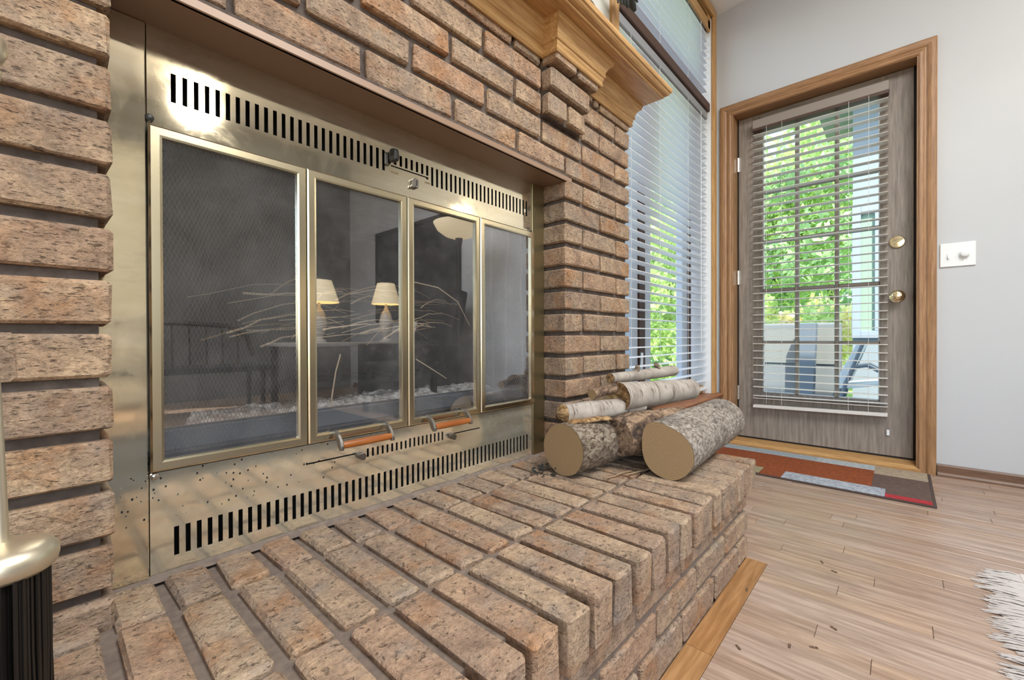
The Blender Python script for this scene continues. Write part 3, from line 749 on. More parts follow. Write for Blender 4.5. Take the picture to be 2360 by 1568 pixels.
for (u, dz, r) in ((.10, .028, .0075), (.29, .030, .0085)):
    g = G().tube([(0, 0, u*1.05+.0), (.0, .0, u*1.05)], .01, 6) if False else None
inv = (Matrix.Translation(Vector((1.252, .703, .5440))) @ (Vector((1.692, .668, .5440))-Vector((1.252, .703, .5440))).to_track_quat('Z', 'Y').to_matrix().to_4x4()).inverted()
for pts in ([(1.405, .690, .552), (1.413, .688, .566), (1.418, .688, .578)], [(1.560, .676, .552), (1.552, .676, .570), (1.540, .677, .580)]):
    me = mesh('branch_stub', G().tube([inv @ Vector(p) for p in pts], [.011, .009, .0075], 10, True, 0, .1, 2), M['bark_dark'], 0, True)
    o = bpy.data.objects.new('branch_stub', me); COL.objects.link(o); o.parent = t
# peeling bark strips and splinters on the pile
def curl(name, label, pts, w, mat, seed):
    g = G(); P = [Vector(p) for p in pts]; rg = random.Random(seed)
    for i, p in enumerate(P):
        d = (P[min(i+1, len(P)-1)]-P[max(i-1, 0)]).normalized(); s_ = d.cross(Vector((0, 0, 1))).normalized()
        ww = w*rg.uniform(.6, 1.1)
        for k in (-1, -.3, .4, 1): g.v.append(tuple(p+s_*ww*k+Vector((0, 0, -.35*w*k*k))))
    n = 4; m_ = len(P)
    for i in range(m_-1):
        for k in range(n-1): g.f.append((i*n+k, i*n+k+1, (i+1)*n+k+1, (i+1)*n+k)); g.mi.append(0)
    me = mesh(name, g, M[mat], 0, True); o = link(name, me); md = o.modifiers.new('thickness', 'SOLIDIFY'); md.thickness = .003
    o['label'] = label; o['category'] = 'bark'; return o
curl('bark_strip', 'ragged brown bark strip curling over the top of the left log end', [(.985, .690, .441), (1.005, .682, .449), (1.05, .670, .446), (1.09, .655, .4475), (1.13, .640, .446)], .022, 'rot', 3)
curl('bark_strip', 'dark bark flake hanging between the left log and the forked log', [(1.13, .628, .441), (1.17, .618, .446), (1.21, .610, .443), (1.26, .600, .447)], .020, 'bark_fork', 5)
for (pts, lab) in (([(1.02, .585, .3), (1.05, .578, .299), (1.09, .575, .301), (1.125, .566, .299)], 'thin dark twig lying on the hearth in front of the left log'), ([(1.08, .56, .2995), (1.16, .535, .301), (1.21, .525, .2995)], 'thin pale twig lying on the hearth under the front log')):
    o = link('twig', mesh('twig', G().tube(pts, .0018, 6), twm2, 0, True)); o['label'] = lab; o['category'] = 'twig'
rl = random.Random(5); g = G()
for i in range(26):
    c = Vector((.955+rl.uniform(-.035, .02), .735+rl.uniform(-.03, .035), HZ+rl.uniform(.001, .022))); d = Vector((rl.uniform(-1, 1), rl.uniform(-1, 1), rl.uniform(-.2, .4)))*.011; s_ = Vector((rl.uniform(-1, 1), rl.uniform(-1, 1), .3))*.006
    g.add([c-d, c+s_, c+d, c-s_], [(0, 1, 2, 3)])
o = link('leaf_litter', mesh('leaf_litter', g, M['dark_leaf'])); o['kind'] = 'stuff'; o['label'] = 'dark crumbs of leaf and bark heaped left of the left log end'; o['category'] = 'leaf litter'
chip = mesh('bark_chip', G().box(-.008, .008, -.0025, .0025, 0, .002), M['bark_fork'], .0008)
for (x, y, a) in ((1.575, .175, .4), (1.535, .142, 1.2), (1.02, .262, .8), (1.27, .305, .2), (1.13, .14, 2.0), (1.10, .18, .1), (.93, .09, .5), (1.235, .115, 1.0)):
    o = link('bark_chip', chip, None, (x, y, .0002)); o.rotation_euler[2] = a
    o['label'] = 'tiny dark bark chip lying on the oak floor beside the hearth'; o['category'] = 'bark chip'; o['group'] = 'bark chips on the floor'

# ------------------------------------------------------------------ hearth brush at the left edge
bx, by = -.0262, .6535
br = thing('hearth_brush', 'hearth brush with pale brass head and black bristles standing by the left pillar', 'brush', (bx, by, HZ))
part('brush_head', G().lathe((bx, by, 0), [(.026, .446), (.034, .4465), (.0385, .451), (.040, .458), (.0395, .465), (.036, .471), (.028, .475), (.016, .4775), (.007, .479)], 40), M['pale_brass'], br, 0, True)
part('rod', G().tube([(bx, by, .477), (bx-.003, by-.001, .60), (bx-.0095, by-.002, .80), (bx-.010, by-.002, .93)], [.0058, .0052, .0045, .0045], 14), M['pale_brass'], br, 0, True)
part('handle_knob', G().lathe((bx-.010, by-.002, 0), [(.004, .925), (.0125, .930), (.0135, .938), (.008, .943), (.014, .947), (.0175, .956), (.0165, .968), (.010, .977), (.003, .980)], 24), M['pale_brass'], br, 0, True)
g = G(); rb = random.Random(3)
for i in range(420):
    a = rb.uniform(0, 2*math.pi); r = .0335*math.sqrt(rb.random()); r2 = r*1.02
    clump = 1+.05*math.sin(a*9)
    g.tube([(bx+r*math.cos(a)*clump, by+r*math.sin(a)*clump, .450), (bx+r2*math.cos(a)*clump, by+r2*math.sin(a)*clump, .375), (bx+r2*math.cos(a+.03), by+r2*math.sin(a+.03), HZ+rb.uniform(.0, .008))], .0016, 4, False)
part('bristles', g, Mat('glossy_black_bristle', .35, 0, '#191614').m, br, kind='stuff')
part('bristle_core', G().lathe((bx, by, 0), [(.029, HZ+.006), (.029, .45)], 20), M['black'], br)

# ------------------------------------------------------------------ door
dr = struct('door_1', label='weathered brown glazed door with a grid of fifteen panes and a venetian blind')
SX = 3.04; SY0, SY1, SZ0, SZ1 = -.047, .777, .043, 2.070
GY0, GY1, GZ0, GZ1 = .085, .643, .330, 1.957
for nm, b, mt in (('stile', (SX, SX+.045, SY0, GY0, SZ0, SZ1), 'door_wood'), ('stile', (SX, SX+.045, GY1, SY1, SZ0, SZ1), 'door_wood'),
                  ('bottom_rail', (SX, SX+.045, GY0, GY1, SZ0, GZ0), 'door_wood'), ('top_rail', (SX, SX+.045, GY0, GY1, GZ1, SZ1), 'door_wood_y')):
    part(nm, G().box(*b), M[mt], dr, .0008)
for y in (.463, .272): part('muntin', G().box(SX+.004, SX+.041, y-.010, y+.010, GZ0, GZ1), M['door_wood'], dr, .004)
ys = [GY0, .262, .282, .453, .473, GY1]
HZS = (.6427, .9665, 1.2692, 1.5792)
for z in HZS:
    for a, b in ((GY0, .262), (.282, .453), (.473, GY1)): part('muntin', G().box(SX+.006, SX+.039, a, b, z-.010, z+.010), M['door_wood_y'], dr, .004)
zz = [GZ0]+list(HZS)+[GZ1]
for a, b in ((GY0, .262), (.282, .453), (.473, GY1)):
    for c, d in zip(zz[:-1], zz[1:]): part('pane', G().box(SX+.020, SX+.024, a-.003, b+.003, c-.003, d+.003), M['clear_glass'], dr)
g = G(); bw = .007
for (a, b, c, d) in ((GY0, GY0+bw, GZ0, GZ1), (GY1-bw, GY1, GZ0, GZ1), (GY0, GY1, GZ0, GZ0+bw)): g.box(SX+.012, SX+.030, a, b, c, d)
part('white_glazing_bead', g, M['white'], dr, .0015, label='white glazing bead around the glass')
kb = link('door_knob', None, dr)
KY, KZ = .0165, .890
part('rosette', G().lathe((SX, KY, KZ), [(.033, 0), (.033, -.003), (.029, -.007), (.020, -.009)], 28, 'X'), M['knob_brass'], kb, 0, True)
part('knob', G().lathe((SX, KY, KZ), [(.010, -.006), (.010, -.022), (.018, -.030), (.026, -.040), (.0275, -.050), (.024, -.060), (.015, -.065), (.006, -.066)], 28, 'X'), M['knob_brass'], kb, 0, True)
db = link('deadbolt', None, dr)
part('escutcheon', G().lathe((SX, KY, 1.1755), [(.033, 0), (.033, -.005), (.029, -.011), (.012, -.013)], 28, 'X'), M['knob_brass'], db, 0, True)
g = G(); a = math.radians(62); c_, s_ = math.cos(a), math.sin(a)
def rot(y, z): return (KY+y*c_-z*s_, 1.1755+y*s_+z*c_)
pts = [rot(-.006, -.022), rot(.006, -.022), rot(.004, .022), rot(-.004, .022)]
g.hexa([(SX-.012, *p) for p in pts]+[(SX-.030, *p) for p in pts]); part('thumb_turn', g, M['knob_brass'], db, .002)
for z in (1.785, 1.06, .32):
    h = link('hinge', None, dr); part('barrel', G().lathe((SX-.006, SY1+.004, z-.045), [(.006, 0), (.006, .09)], 12), M['chrome'], h, 0, True); part('leaf', G().box(SX-.003, SX+.0005, SY1-.016, SY1+.004, z-.045, z+.045), M['chrome'], h)
part('hold_down_bracket', G().box(SX-.010, SX, .045, .058, .150, .180), M['white'], dr, .002)
part('weatherstrip', G().box(SX+.002, SX+.046, SY0-.009, SY0-.001, .03, 2.075).box(SX+.002, SX+.046, SY1+.001, SY1+.009, .03, 2.075).box(SX+.002, SX+.046, SY0, SY1, .030, SZ0-.001), M['black'], dr)
# jamb, casing, threshold
g = G(); g.box(DX-.012, DX+.15, DY0-.001, DY0+.016-.016, 0, DZ1)
tj = struct('trim_1', label='brown oak door jamb lining the doorway')
part('side_jamb', G().box(DX-.010, DX+.15, DY0, SY0-.009, 0, DZ1), M['cas_z'], tj, .001)
part('side_jamb', G().box(DX-.010, DX+.15, SY1+.0095, DY1, 0, DZ1), M['cas_z'], tj, .001) 
part('head_jamb', G().box(DX-.010, DX+.15, SY0-.009, SY1+.009, SZ1+.003, DZ1), M['cas_y'], tj, .001)
part('stop', G().box(SX+.046, SX+.060, SY0-.009, SY0+.010, .03, SZ1), M['cas_z'], tj)
tc_ = struct('trim_2', label='moulded brown oak casing around the door')
CX = DX-.0005
pf = [(0, 0), (0, -.013), (.006, -.0165), (.016, -.0155), (.022, -.012), (.028, -.0115), (.036, -.0165), (.046, -.0185), (.060, -.0185), (.066, -.015), (.067, 0)]  # (across from inner edge, proud)
def casing(name, p0, p1, out0, out1, mat):
    n = len(pf); vs = []
    for p, o_ in ((p0, out0), (p1, out1)):
        for w, x in pf: vs.append((CX+x, p[0]+o_[0]*w, p[1]+o_[1]*w))
    part(name, G().add(vs, [tuple(range(n)), tuple(range(n, 2*n))[::-1]]+[(k, (k+1) % n, n+(k+1) % n, n+k) for k in range(n)]), M[mat], tc_)
iy0, iy1, iz = -.0620, .7970, 2.0760
casing('side_casing', (iy0, 0), (iy0, iz), (-1, 0), (-1, 1), 'cas_z'); casing('side_casing', (iy1, 0), (iy1, iz), (1, 0), (1, 1), 'cas_z'); casing('head_casing', (iy0, iz), (iy1, iz), (-1, 1), (1, 1), 'cas_y')
part('threshold', G().prism([(DX-.020, 0), (DX+.14, 0), (DX+.14, .030), (DX+.08, .034), (DX-.002, .026), (DX-.020, .012)], 'Y', DY0, DY1), M['oak_y'], tj, label='pale oak threshold board')
# door blind
bl = thing('door_blind', 'beige venetian blind hanging over the glazing of the brown door', 'blind', (3.0, .365, 1.96))
BY0, BY1 = .052, .684
part('headrail', G().box(2.985, 3.037, BY0-.004, BY1+.004, 1.968, 2.020), plain('taupe_headrail', '#8d8379', .5), bl, .003)
part('headrail_painted_shade', G().box(2.990, 3.032, BY0-.002, BY1+.002, 1.955, 1.9679), M['brown_frame'], bl)  # dark strip drawn in as the shaded underside of the headrail
sm = mesh('slat', G().add([v for y in (BY0, BY1) for v in ((-.0245, y, -.0012), (-.012, y, .0008), (.012, y, .0008), (.0245, y, -.0012), (.0245, y, -.0034), (.012, y, -.0016), (-.012, y, -.0016), (-.0245, y, -.0034))],
          [tuple(range(8)), tuple(range(8, 16))[::-1]]+[(k, (k+1) % 8, 8+(k+1) % 8, 8+k) for k in range(8)]), M['beige_slat'])
z = 1.930; zs_ = []
while z > .33:
    o = link('slat', sm, bl, (3.010, 0, z)); zs_.append(z); z -= .0446
for i, (za, zb) in enumerate(((.300, .318), (.283, .304))):
    for (d) in (0,):
        A_, B_ = (za, zb)
        g = G().hexa([(2.986, BY0, A_+.022), (3.034, BY0, A_+.022), (3.034, BY1, B_-.008), (2.986, BY1, B_-.008), (2.986, BY0, A_+.025), (3.034, BY0, A_+.025), (3.034, BY1, B_-.005), (2.986, BY1, B_-.005)])
        part('slat', g, M['beige_slat'], bl)
g = G().hexa([(2.984, BY0, .255), (3.036, BY0, .255), (3.036, BY1, .238), (2.984, BY1, .238), (2.984, BY0, .273), (3.036, BY0, .273), (3.036, BY1, .256), (2.984, BY1, .256)])
part('bottom_rail', g, M['beige_slat'], bl, .002)
for y in (.13, .215, .53, .61):
    part('ladder_cord', G().tube([(2.985, y, 1.965), (2.985, y, .27)], .0010, 5), M['cord'], bl)

# ------------------------------------------------------------------ light switch
sw = thing('switch_plate', 'white double switch plate with a toggle and a round dimmer on the wall', 'switch', (DX-.001, -.198, 1.068))
part('plate', G().box(DX-.0075, DX-.0005, -.2590, -.1385, 1.0115, 1.1260), M['switch'], sw, .0028)
g = G().hexa([(DX-.007, -.172, 1.055), (DX-.007, -.164, 1.055), (DX-.007, -.164, 1.078), (DX-.007, -.172, 1.078), (DX-.019, -.171, 1.050), (DX-.019, -.165, 1.050), (DX-.017, -.165, 1.060), (DX-.017, -.171, 1.060)])
part('toggle', g, M['switch'], sw, .001)
part('toggle_slot', G().box(DX-.0085, DX-.007, -.1735, -.1625, 1.052, 1.081), M['white'], sw, .0006)
part('dimmer_dial', G().lathe((DX-.007, -.222, 1.0685), [(.021, 0), (.021, -.003), (.0155, -.005), (.0145, -.020), (.012, -.022)], 28, 'X'), M['switch'], sw, 0, True)
for y in (-.168, -.222):
    for z in (1.098, 1.039): part('screw', G().lathe((DX-.0074, y, z), [(.0028, 0), (.0026, -.0012)], 10, 'X'), M['chrome'], sw)

# ------------------------------------------------------------------ window beside the fireplace
wn = struct('window_1', label='tall white slatted window with oak casing between the fireplace and the door')
for nm, b, mt in (('side_jamb', (WX1-.018, WX1, .890, 1.045, WZ0, WZ1), 'white'), ('side_jamb', (WX0, WX0+.018, .890, 1.045, WZ0, WZ1), 'oak_z'), ('head_jamb', (WX0, WX1, .890, 1.045, WZ1-.018, WZ1), 'oak_x')):
    part(nm, G().box(*b), M[mt], wn)
wc = [(0, 0), (0, -.012), (.006, -.017), (.020, -.017), (.030, -.013), (.048, -.015), (.056, -.011), (.056, 0)]
def wcas(name, p0, p1, o0, o1, mat):
    n = len(wc); vs = []
    for p, o_ in ((p0, o0), (p1, o1)):
        for w, y in wc: vs.append((p[0]+o_[0]*w, .8865+y, p[1]+o_[1]*w))
    part(name, G().add(vs, [tuple(range(n)), tuple(range(n, 2*n))[::-1]]+[(k, (k+1) % n, n+(k+1) % n, n+k) for k in range(n)]), M[mat], wn)
wcas('side_casing', (WX1-.006, .30), (WX1-.006, WZ1-.01), (1, 0), (1, 1), 'oak_z'); wcas('side_casing', (WX0+.004, 1.64), (WX0+.004, WZ1-.01), (-1, 0), (-1, 1), 'oak_z')
wcas('head_casing', (WX0+.004, WZ1-.01), (WX1-.006, WZ1-.01), (-1, 1), (1, 1), 'oak_x')
part('sill', G().prism([(.838, .318), (.835, .311), (.838, .303), (1.045, .303), (1.045, .322), (.845, .322)], 'X', 1.57, 2.925), M['cedar'], wn)
part('apron', G().prism([(.8865, .303), (.853, .303), (.850, .295), (.858, .285), (.866, .280), (.869, .268), (.876, .262), (.8865, .262)], 'X', 1.57, 2.918), M['cedar'], wn)
part('jamb_block', G().box(2.760, WX1-.018, .935, 1.04, .322, .372), M['oak_x'], wn, .002)
part('transom_bar', G().box(WX0+.018, WX1-.018, .893, 1.045, 2.095, 2.146), M['brown_frame'], wn, .003)
part('mullion', G().box(2.055, 2.118, .985, 1.045, WZ0+.02, 2.10), M['brown_frame'], wn, .003)
part('corner_post', G().box(2.742, 2.775, .985, 1.045, WZ0+.02, 2.10), M['brown_frame'], wn, .003)
def sash(x0, x1, z0, z1, w):
    s_ = link('sash', None, wn)
    for b in ((x0, x0+w, z0, z1), (x1-w, x1, z0, z1)): part('stile', G().box(b[0], b[1], .995, 1.035, b[2], b[3]), M['frame_grey'], s_, .004)
    for b in ((x0+w, x1-w, z0, z0+w), (x0+w, x1-w, z1-w, z1)): part('rail', G().box(b[0], b[1], .995, 1.035, b[2], b[3]), M['frame_grey'], s_, .004)
    part('pane', G().box(x0+w-.004, x1-w+.004, 1.013, 1.017, z0+w-.004, z1-w+.004), M['clear_glass'], s_)
    return s_
sash(1.66, 2.053, .34, 2.098, .075); s2 = sash(2.120, 2.740, .34, 2.098, .085); sash(1.66, 2.84, 2.162, 2.68, .05)
part('crank_handle', G().tube([(2.03, .985, .50), (2.03, .965, .52), (2.03, .962, .60)], .007, 8), M['white'], s2, .0)
def wblind(nm, label, z0, z1, head):
    b = thing(nm, label, 'blind', (2.24, .93, z1))
    part('headrail', G().box(1.655, 2.832, .905, .955, z1, z1+.045), plain('grey_headrail', '#8f9193', .5), b, .003)
    me = mesh('slat', G().add([v for x in (1.655, 2.832) for v in ((x, -.025, -.0012), (x, -.012, .0010), (x, .012, .0010), (x, .025, -.0012), (x, .025, -.0036), (x, .012, -.0016), (x, -.012, -.0016), (x, -.025, -.0036))],
              [tuple(range(8))[::-1], tuple(range(8, 16))]+[(k, (k+1) % 8, 8+(k+1) % 8, 8+k) for k in range(8)]), M['white_slat'])
    z = z1-.02
    while z > z0+.03: link('slat', me, b, (0, .930, z)); z -= .0450
    part('bottom_rail', G().box(1.655, 2.832, .906, .954, z0, z0+.016), M['white_slat'], b, .003)
    for x in (1.80, 2.115, 2.50): part('ladder_cord', G().tube([(x, .904, z1), (x, .904, z0+.008)], .0011, 5), M['cord'], b).__setitem__('label', 'thin grey ladder cord')
    part('pull_cord', G().tube([(2.70, .899, z1), (2.70, .899, z0+.25)], .0016, 6), M['white_slat'], b)
    if head: part('valance', G().box(1.655, 2.838, .890, .902, z1-.012, z1+.055), M['oak_x'], b, .003)
    return b
wblind('window_blind', 'upper white venetian blind with oak valance in the transom window', 2.152, 2.600, True)
wblind('window_blind', 'lower tall white venetian blind beside the brick pillar', .345, 2.046, False)
part('top_return', G().box(2.800, WX1-.018, .890, .960, 2.60, 2.68), M['oak_y'], wn, .002)

# ------------------------------------------------------------------ frond over the mantel
pl = thing('potted_plant', 'dark leaved potted plant on the mantel with drooping fronds', 'plant', (1.20, .80, 1.637))
part('pot', G().lathe((1.20, .80, 1.637), [(.045, 0), (.06, .06), (.065, .12), (.06, .125)], 20), plain('glazed_dark_pot', '#3b2f2a', .4), pl, 0, True)
part('stem', G().tube([(1.20, .80, 1.75), (1.27, .80, 1.95), (1.38, .80, 2.09), (1.50, .80, 2.07)], [.006, .005, .004, .004], 7), M['dark_leaf'], pl)
for (tx, tz, w) in ((1.487, 1.951, .006), (1.5175, 1.962, .007), (1.542, 1.973, .007), (1.571, 1.979, .010), (1.627, 1.998, .014), (1.65, 2.047, .007)):
    A_, B_ = Vector((1.50, .80, 2.07)), Vector((tx, .80, tz)); mid = A_.lerp(B_, .5)+Vector((.01, 0, .012))
    part('leaf', G().tube([A_, mid, A_.lerp(B_, .85), B_], [w*.5, w*.9, w, w*.55], 8), M['dark_leaf'], pl, 0, True)


# ------------------------------------------------------------------ door mat and rug
def mat_patch():
    t = thing('door_mat', 'patchwork door mat of rust, grey, brown and red blocks in front of the door', 'mat', (2.62, .35, 0))
    X0, X1, Y0, Y1 = 2.362, 2.905, -.106, .86
    part('backing', G().box(X0, X1, Y0, Y1, 0.0005, .007), plain('brown_mat_edging', '#4a3c36', .95), t, .002)
    def patch(nm, col, a, b, c, d, var):
        m = Mat(nm+'_pile', .98); co = m.coord((1, 1, 1)); nn = m.noise(co, 70, 4, .7)
        m.color(m.ramp(nn, [(.3, col), (.62, var)])); m.bump(nn, .5, .003)
        part(nm, G().box(a, b, c, d, .006, .0092), m.m, t, .001)
    e = .012
    patch('grey_patch', '#7d8a92', X1-.11, X1-.004, .34, Y1-e, '#a3adb1'); patch('pale_grey_patch', '#8d979c', X1-.11, X1-.004, .098, .34, '#b5bcbd')
    patch('rust_patch', '#6a2f13', X0+.13, X1-.11, .098, .64, '#934b1d'); patch('rust_patch', '#6a2f13', X0+.13, X1-.11, .64, Y1-e, '#8f481c'); patch('rust_patch', '#6a2f13', X0+e, X0+.13, .425, .52, '#8f481c')
    patch('olive_patch', '#7d7657', X0+.02, X0+.13, .52, .66, '#9a9373'); patch('rust_patch', '#6a2f13', X0+e, X0+.13, .66, Y1-e, '#8f481c')
    patch('speckled_grey_patch', '#6e7681', X0+e, X0+.13, .050, .425, '#b3b8bf'); patch('brown_patch', '#4e4039', X0+.13, X1-.17, Y0+e, .098, '#665249')
    patch('beige_patch', '#8d7d69', X1-.17, X1-.004, Y0+e, .098, '#ab9a83'); patch('red_patch', '#8c1d24', X0+e, X0+.06, Y0+e, .050, '#b03338'); patch('brown_patch', '#4e4039', X0+.06, X0+.13, Y0+e, .050, '#665249')
mat_patch()
rg = thing('fringed_rug', 'pale rug with a long cream fringe at the bottom right', 'rug', (.9, -.9, 0))
def rug_body():
    m = Mat('grey_blue_woven_rug', .98); co = m.coord(rand=False); m.color(m.ramp(m.noise(co, 55, 4, .7), [(.3, '#2e2e30'), (.6, '#454548')])); m.bump(m.noise(co, 180, 3), .6, .004)
    part('pile', G().box(.05, 1.852, -2.3, -.262, .0005, .011), m.m, rg, .003)
    part('hem', G().box(.05, 1.852, -.262, -.246, .0005, .009), plain('cream_hem', '#c9c3bc', .95), rg, .002)
rug_body()
g = G(); rf = random.Random(11)
x = .06
while x < 1.852:
    tl = .085*rf.uniform(.75, 1.15); dx = rf.uniform(-.012, .012)
    for i in range(9):
        a = x+rf.uniform(-.006, .006); ph = rf.uniform(-.004, .004); h = rf.uniform(.003, .010)
        g.tube([(a, -.250, .006), (a+dx*.3+ph, -.250+tl*.35, h), (a+dx*.7-ph, -.250+tl*.7, h*.8), (a+dx+rf.uniform(-.008, .008), -.250+tl*rf.uniform(.9, 1.1), .0022)], [.0019, .0018, .0016, .0008], 4, False)
    x += .0135
part('fringe', g, plain('cream_wool_fringe', '#bcb5af', .95), rg, 0, True, kind='stuff')

# ------------------------------------------------------------------ rest of the room, seen in the brass and glass, with one added curtain
fl_ = thing('floor_lamp', 'torchiere floor lamp with a glowing cream glass bowl, seen in the firebox glass', 'lamp', (2.50, -1.14, 0))
part('base', G().lathe((2.50, -1.14, 0), [(.15, 0), (.15, .015), (.12, .03), (.03, .045)], 28), M['black_metal'], fl_, 0, True)
part('pole', G().tube([(2.50, -1.14, .04), (2.50, -1.14, 1.45), (2.50, -1.14, 1.56)], [.014, .014, .035], 12), M['black_metal'], fl_, 0, True)
part('bowl', G().lathe((2.50, -1.14, 0), [(.06, 1.555), (.12, 1.575), (.19, 1.625), (.225, 1.69), (.218, 1.69), (.18, 1.635), (.11, 1.59), (.02, 1.58)], 32), M['lamp_bowl'], fl_, 0, True)
def bulb(name, loc, e, r=.05, col=(1, .82, .58)):
    l = bpy.data.lights.new(name, 'POINT'); l.energy = e; l.color = col; l.shadow_soft_size = r
    o = bpy.data.objects.new(name, l); o.location = loc; COL.objects.link(o)
bulb('floor_lamp_bulb', (2.50, -1.14, 1.75), 5, .06, (1, .88, .7))
bulb('ceiling_lamp_bulb', (.90, -2.6, 2.63), 20, .15, (1, .93, .82))
cl = thing('ceiling_lamp', 'round glowing glass ceiling lamp hanging behind the camera', 'lamp', (.90, -2.6, 3.04))
part('rod', G().tube([(.90, -2.6, 3.045), (.90, -2.6, 2.90)], .012, 10), M['knob_brass'], cl); part('globe', G().lathe((.90, -2.6, 0), [(.03, 2.79), (.14, 2.80), (.19, 2.84), (.16, 2.89), (.05, 2.92)], 28), emit('glowing_ceiling_globe', '#ffe6b4', 2.2), cl, 0, True)
def table_lamp(x, y, zt, rb_, rt_, label):
    t = thing('table_lamp', label, 'lamp', (x, y, zt))
    part('base', G().lathe((x, y, zt), [(.07, 0), (.07, .02), (.03, .04), (.06, .12), (.075, .2), (.05, .3), (.015, .36), (.012, .42)], 24), plain('ceramic_lamp_base', '#c9c4ba', .3), t, 0, True)
    part('lamp_shade', G().lathe((x, y, zt), [(rb_, .40), (rt_, .62), (rt_-.004, .62), (rb_-.004, .40)], 28), M['lamp_shade'], t, 0, True)
tb = thing('console_table', 'pale console table behind the camera under two table lamps', 'table', (2.1, -2.5, 0))
part('tabletop', G().box(1.5, 2.75, -2.85, -2.1, .60, .635), plain('pale_table_top', '#aaa39a', .4), tb, .004)
for x in (1.55, 2.70):
    for y in (-2.80, -2.15): part('leg', G().box(x-.025, x+.025, y-.025, y+.025, 0, .60), M['dark_wood'], tb, .004)
table_lamp(1.88, -2.55, .635, .19, .12, 'left table lamp with a cream shade on the console table'); table_lamp(2.48, -2.30, .635, .15, .09, 'right table lamp with a cream shade on the console table')
pc = thing('framed_picture', 'large dark framed picture on the wall beyond the door', 'picture', (2.94, -2.45, 1.0))
part('canvas', G().box(2.938, 2.950, -3.24, -1.67, .92, 1.98), M['picture'], pc)
g = G(); g.box(2.925, 2.954, -3.28, -3.23, .88, 2.02); g.box(2.925, 2.954, -1.68, -1.63, .88, 2.02); g.box(2.925, 2.954, -3.23, -1.68, .88, .93); g.box(2.925, 2.954, -3.23, -1.68, 1.97, 2.02)
part('picture_frame', g, M['black'], pc, .002)
ac = thing('wing_chair', 'dark upholstered high back armchair beside the floor lamp', 'armchair', (2.3, -1.55, 0))
part('seat', G().box(1.98, 2.62, -1.95, -1.35, .15, .46), M['charcoal'], ac, .03, False, 3); part('backrest', G().prism([(2.50, .40), (2.66, .40), (2.80, 1.12), (2.70, 1.14)], 'Y', -1.95, -1.35), M['charcoal'], ac, .02, False, 2)
for y in (-2.02, -1.37): part('armrest', G().box(2.0, 2.62, y, y+.10, .15, .62), M['charcoal'], ac, .02, False, 2)
for x in (2.03, 2.56):
    for y in (-1.92, -1.40): part('leg', G().box(x-.02, x+.02, y-.02, y+.02, 0, .15), M['dark_wood'], ac)
bn = thing('spindle_settee', 'dark wooden spindle back settee with a bowed rail behind the camera', 'settee', (1.0, -2.9, 0))
part('seat', G().box(.15, 1.45, -3.1, -2.6, .38, .43), M['charcoal'], bn, .01)
part('top_rail', G().tube([(.15, -3.1, .50), (.2, -3.12, .70), (.35, -3.13, .80), (.8, -3.14, .82), (1.25, -3.13, .80), (1.40, -3.12, .70), (1.45, -3.1, .5)], .022, 10), M['dark_wood'], bn, 0, True)
for i in range(9): part('spindle', G().tube([(.28+.13*i, -3.09, .43), (.28+.13*i, -3.13, .80)], .010, 8), M['dark_wood'], bn)
for x in (.2, 1.4):
    for y in (-3.05, -2.65): part('leg', G().tube([(x, y, 0), (x, y, .38)], [.018, .025], 8), M['dark_wood'], bn)
cu_ = thing('curtain', 'added pale curtain behind the camera, unseen, brightening the brass strip', 'curtain', (.45, -3.93, .02))  # added out of view as a pale reflector for the left brass strip
g = G(); n_ = 60
for i in range(n_+1):
    x = .08+.74*i/n_; y = -3.93+.022*math.sin(i*1.25)
    g.v += [(x, y, .03), (x, y, 2.62)]
for i in range(n_): g.f.append((2*i, 2*i+2, 2*i+3, 2*i+1)); g.mi.append(0)
part('fabric', g, plain('pale_reflector_fabric', '#e2dfd6', .9), cu_, 0, True); part('curtain_rod', G().tube([(-2.5, -3.94, 2.64), (.9, -3.94, 2.64)], .012, 10), M['black_metal'], cu_, 0, True)
w2 = struct('window_2', label='large back window of the room, behind the camera')
for x in (-2.4, -1.6, -.8, .01): part('frame_bar', G().box(x, x+.04, -4.06, -4.02, .6, 2.5), M['white'], w2)
for z in (.6, 1.53, 2.46): part('frame_bar', G().box(-2.4, .05, -4.06, -4.02, z, z+.04), M['white'], w2)
w3 = struct('window_3', label='large left window of the room, behind the camera')
for y in (-2.85, -1.62, -.39): part('frame_bar', G().box(-3.06, -3.02, y, y+.04, .6, 2.4), M['white'], w3)
for z in (.6, 2.36): part('frame_bar', G().box(-3.06, -3.02, -2.85, -.35, z, z+.04), M['white'], w3)

# ------------------------------------------------------------------ outdoors
struct('lawn', G().box(3.2, 40, -25, 30, -.5, -.40), M['grass'], label='sunlit lawn beyond the deck')
struct('deck_base', G().box(3.12, 6.8, -2, 4.5, -.3, -.125), M['slate'], label='dark base under the deck boards')
dk = bpy.data.objects['deck_base']
bd = mesh('deck_board', G().box(0, .135, 0, 6.5, -.025, 0), M['grey_deck'], .003)
for i in range(26): link('deck_board', bd, dk, (3.13+.14*i, -2.0, -.10))
sf = thing('patio_loveseat', 'grey box shaped patio loveseat seen through the left of the door', 'sofa', (5.4, .87, -.1))
part('backrest', G().box(5.3, 5.45, .44, 1.30, -.05, .82), M['taupe'], sf, .02, False, 2); part('seat', G().box(5.45, 5.95, .44, 1.30, .12, .36), M['taupe'], sf, .02)
for y in (.48, 1.26): part('leg', G().box(5.33, 5.38, y-.03, y+.03, -.10, -.05), M['slate'], sf)
part('back_panel', G().box(5.285, 5.30, .48, 1.26, .40, .76), plain('pale_taupe_panel', '#747672', .9), sf, .003)
ps = thing('planter_post', 'dark slate tapered post standing beside the grey loveseat', 'post', (5.1, .70, -.1))
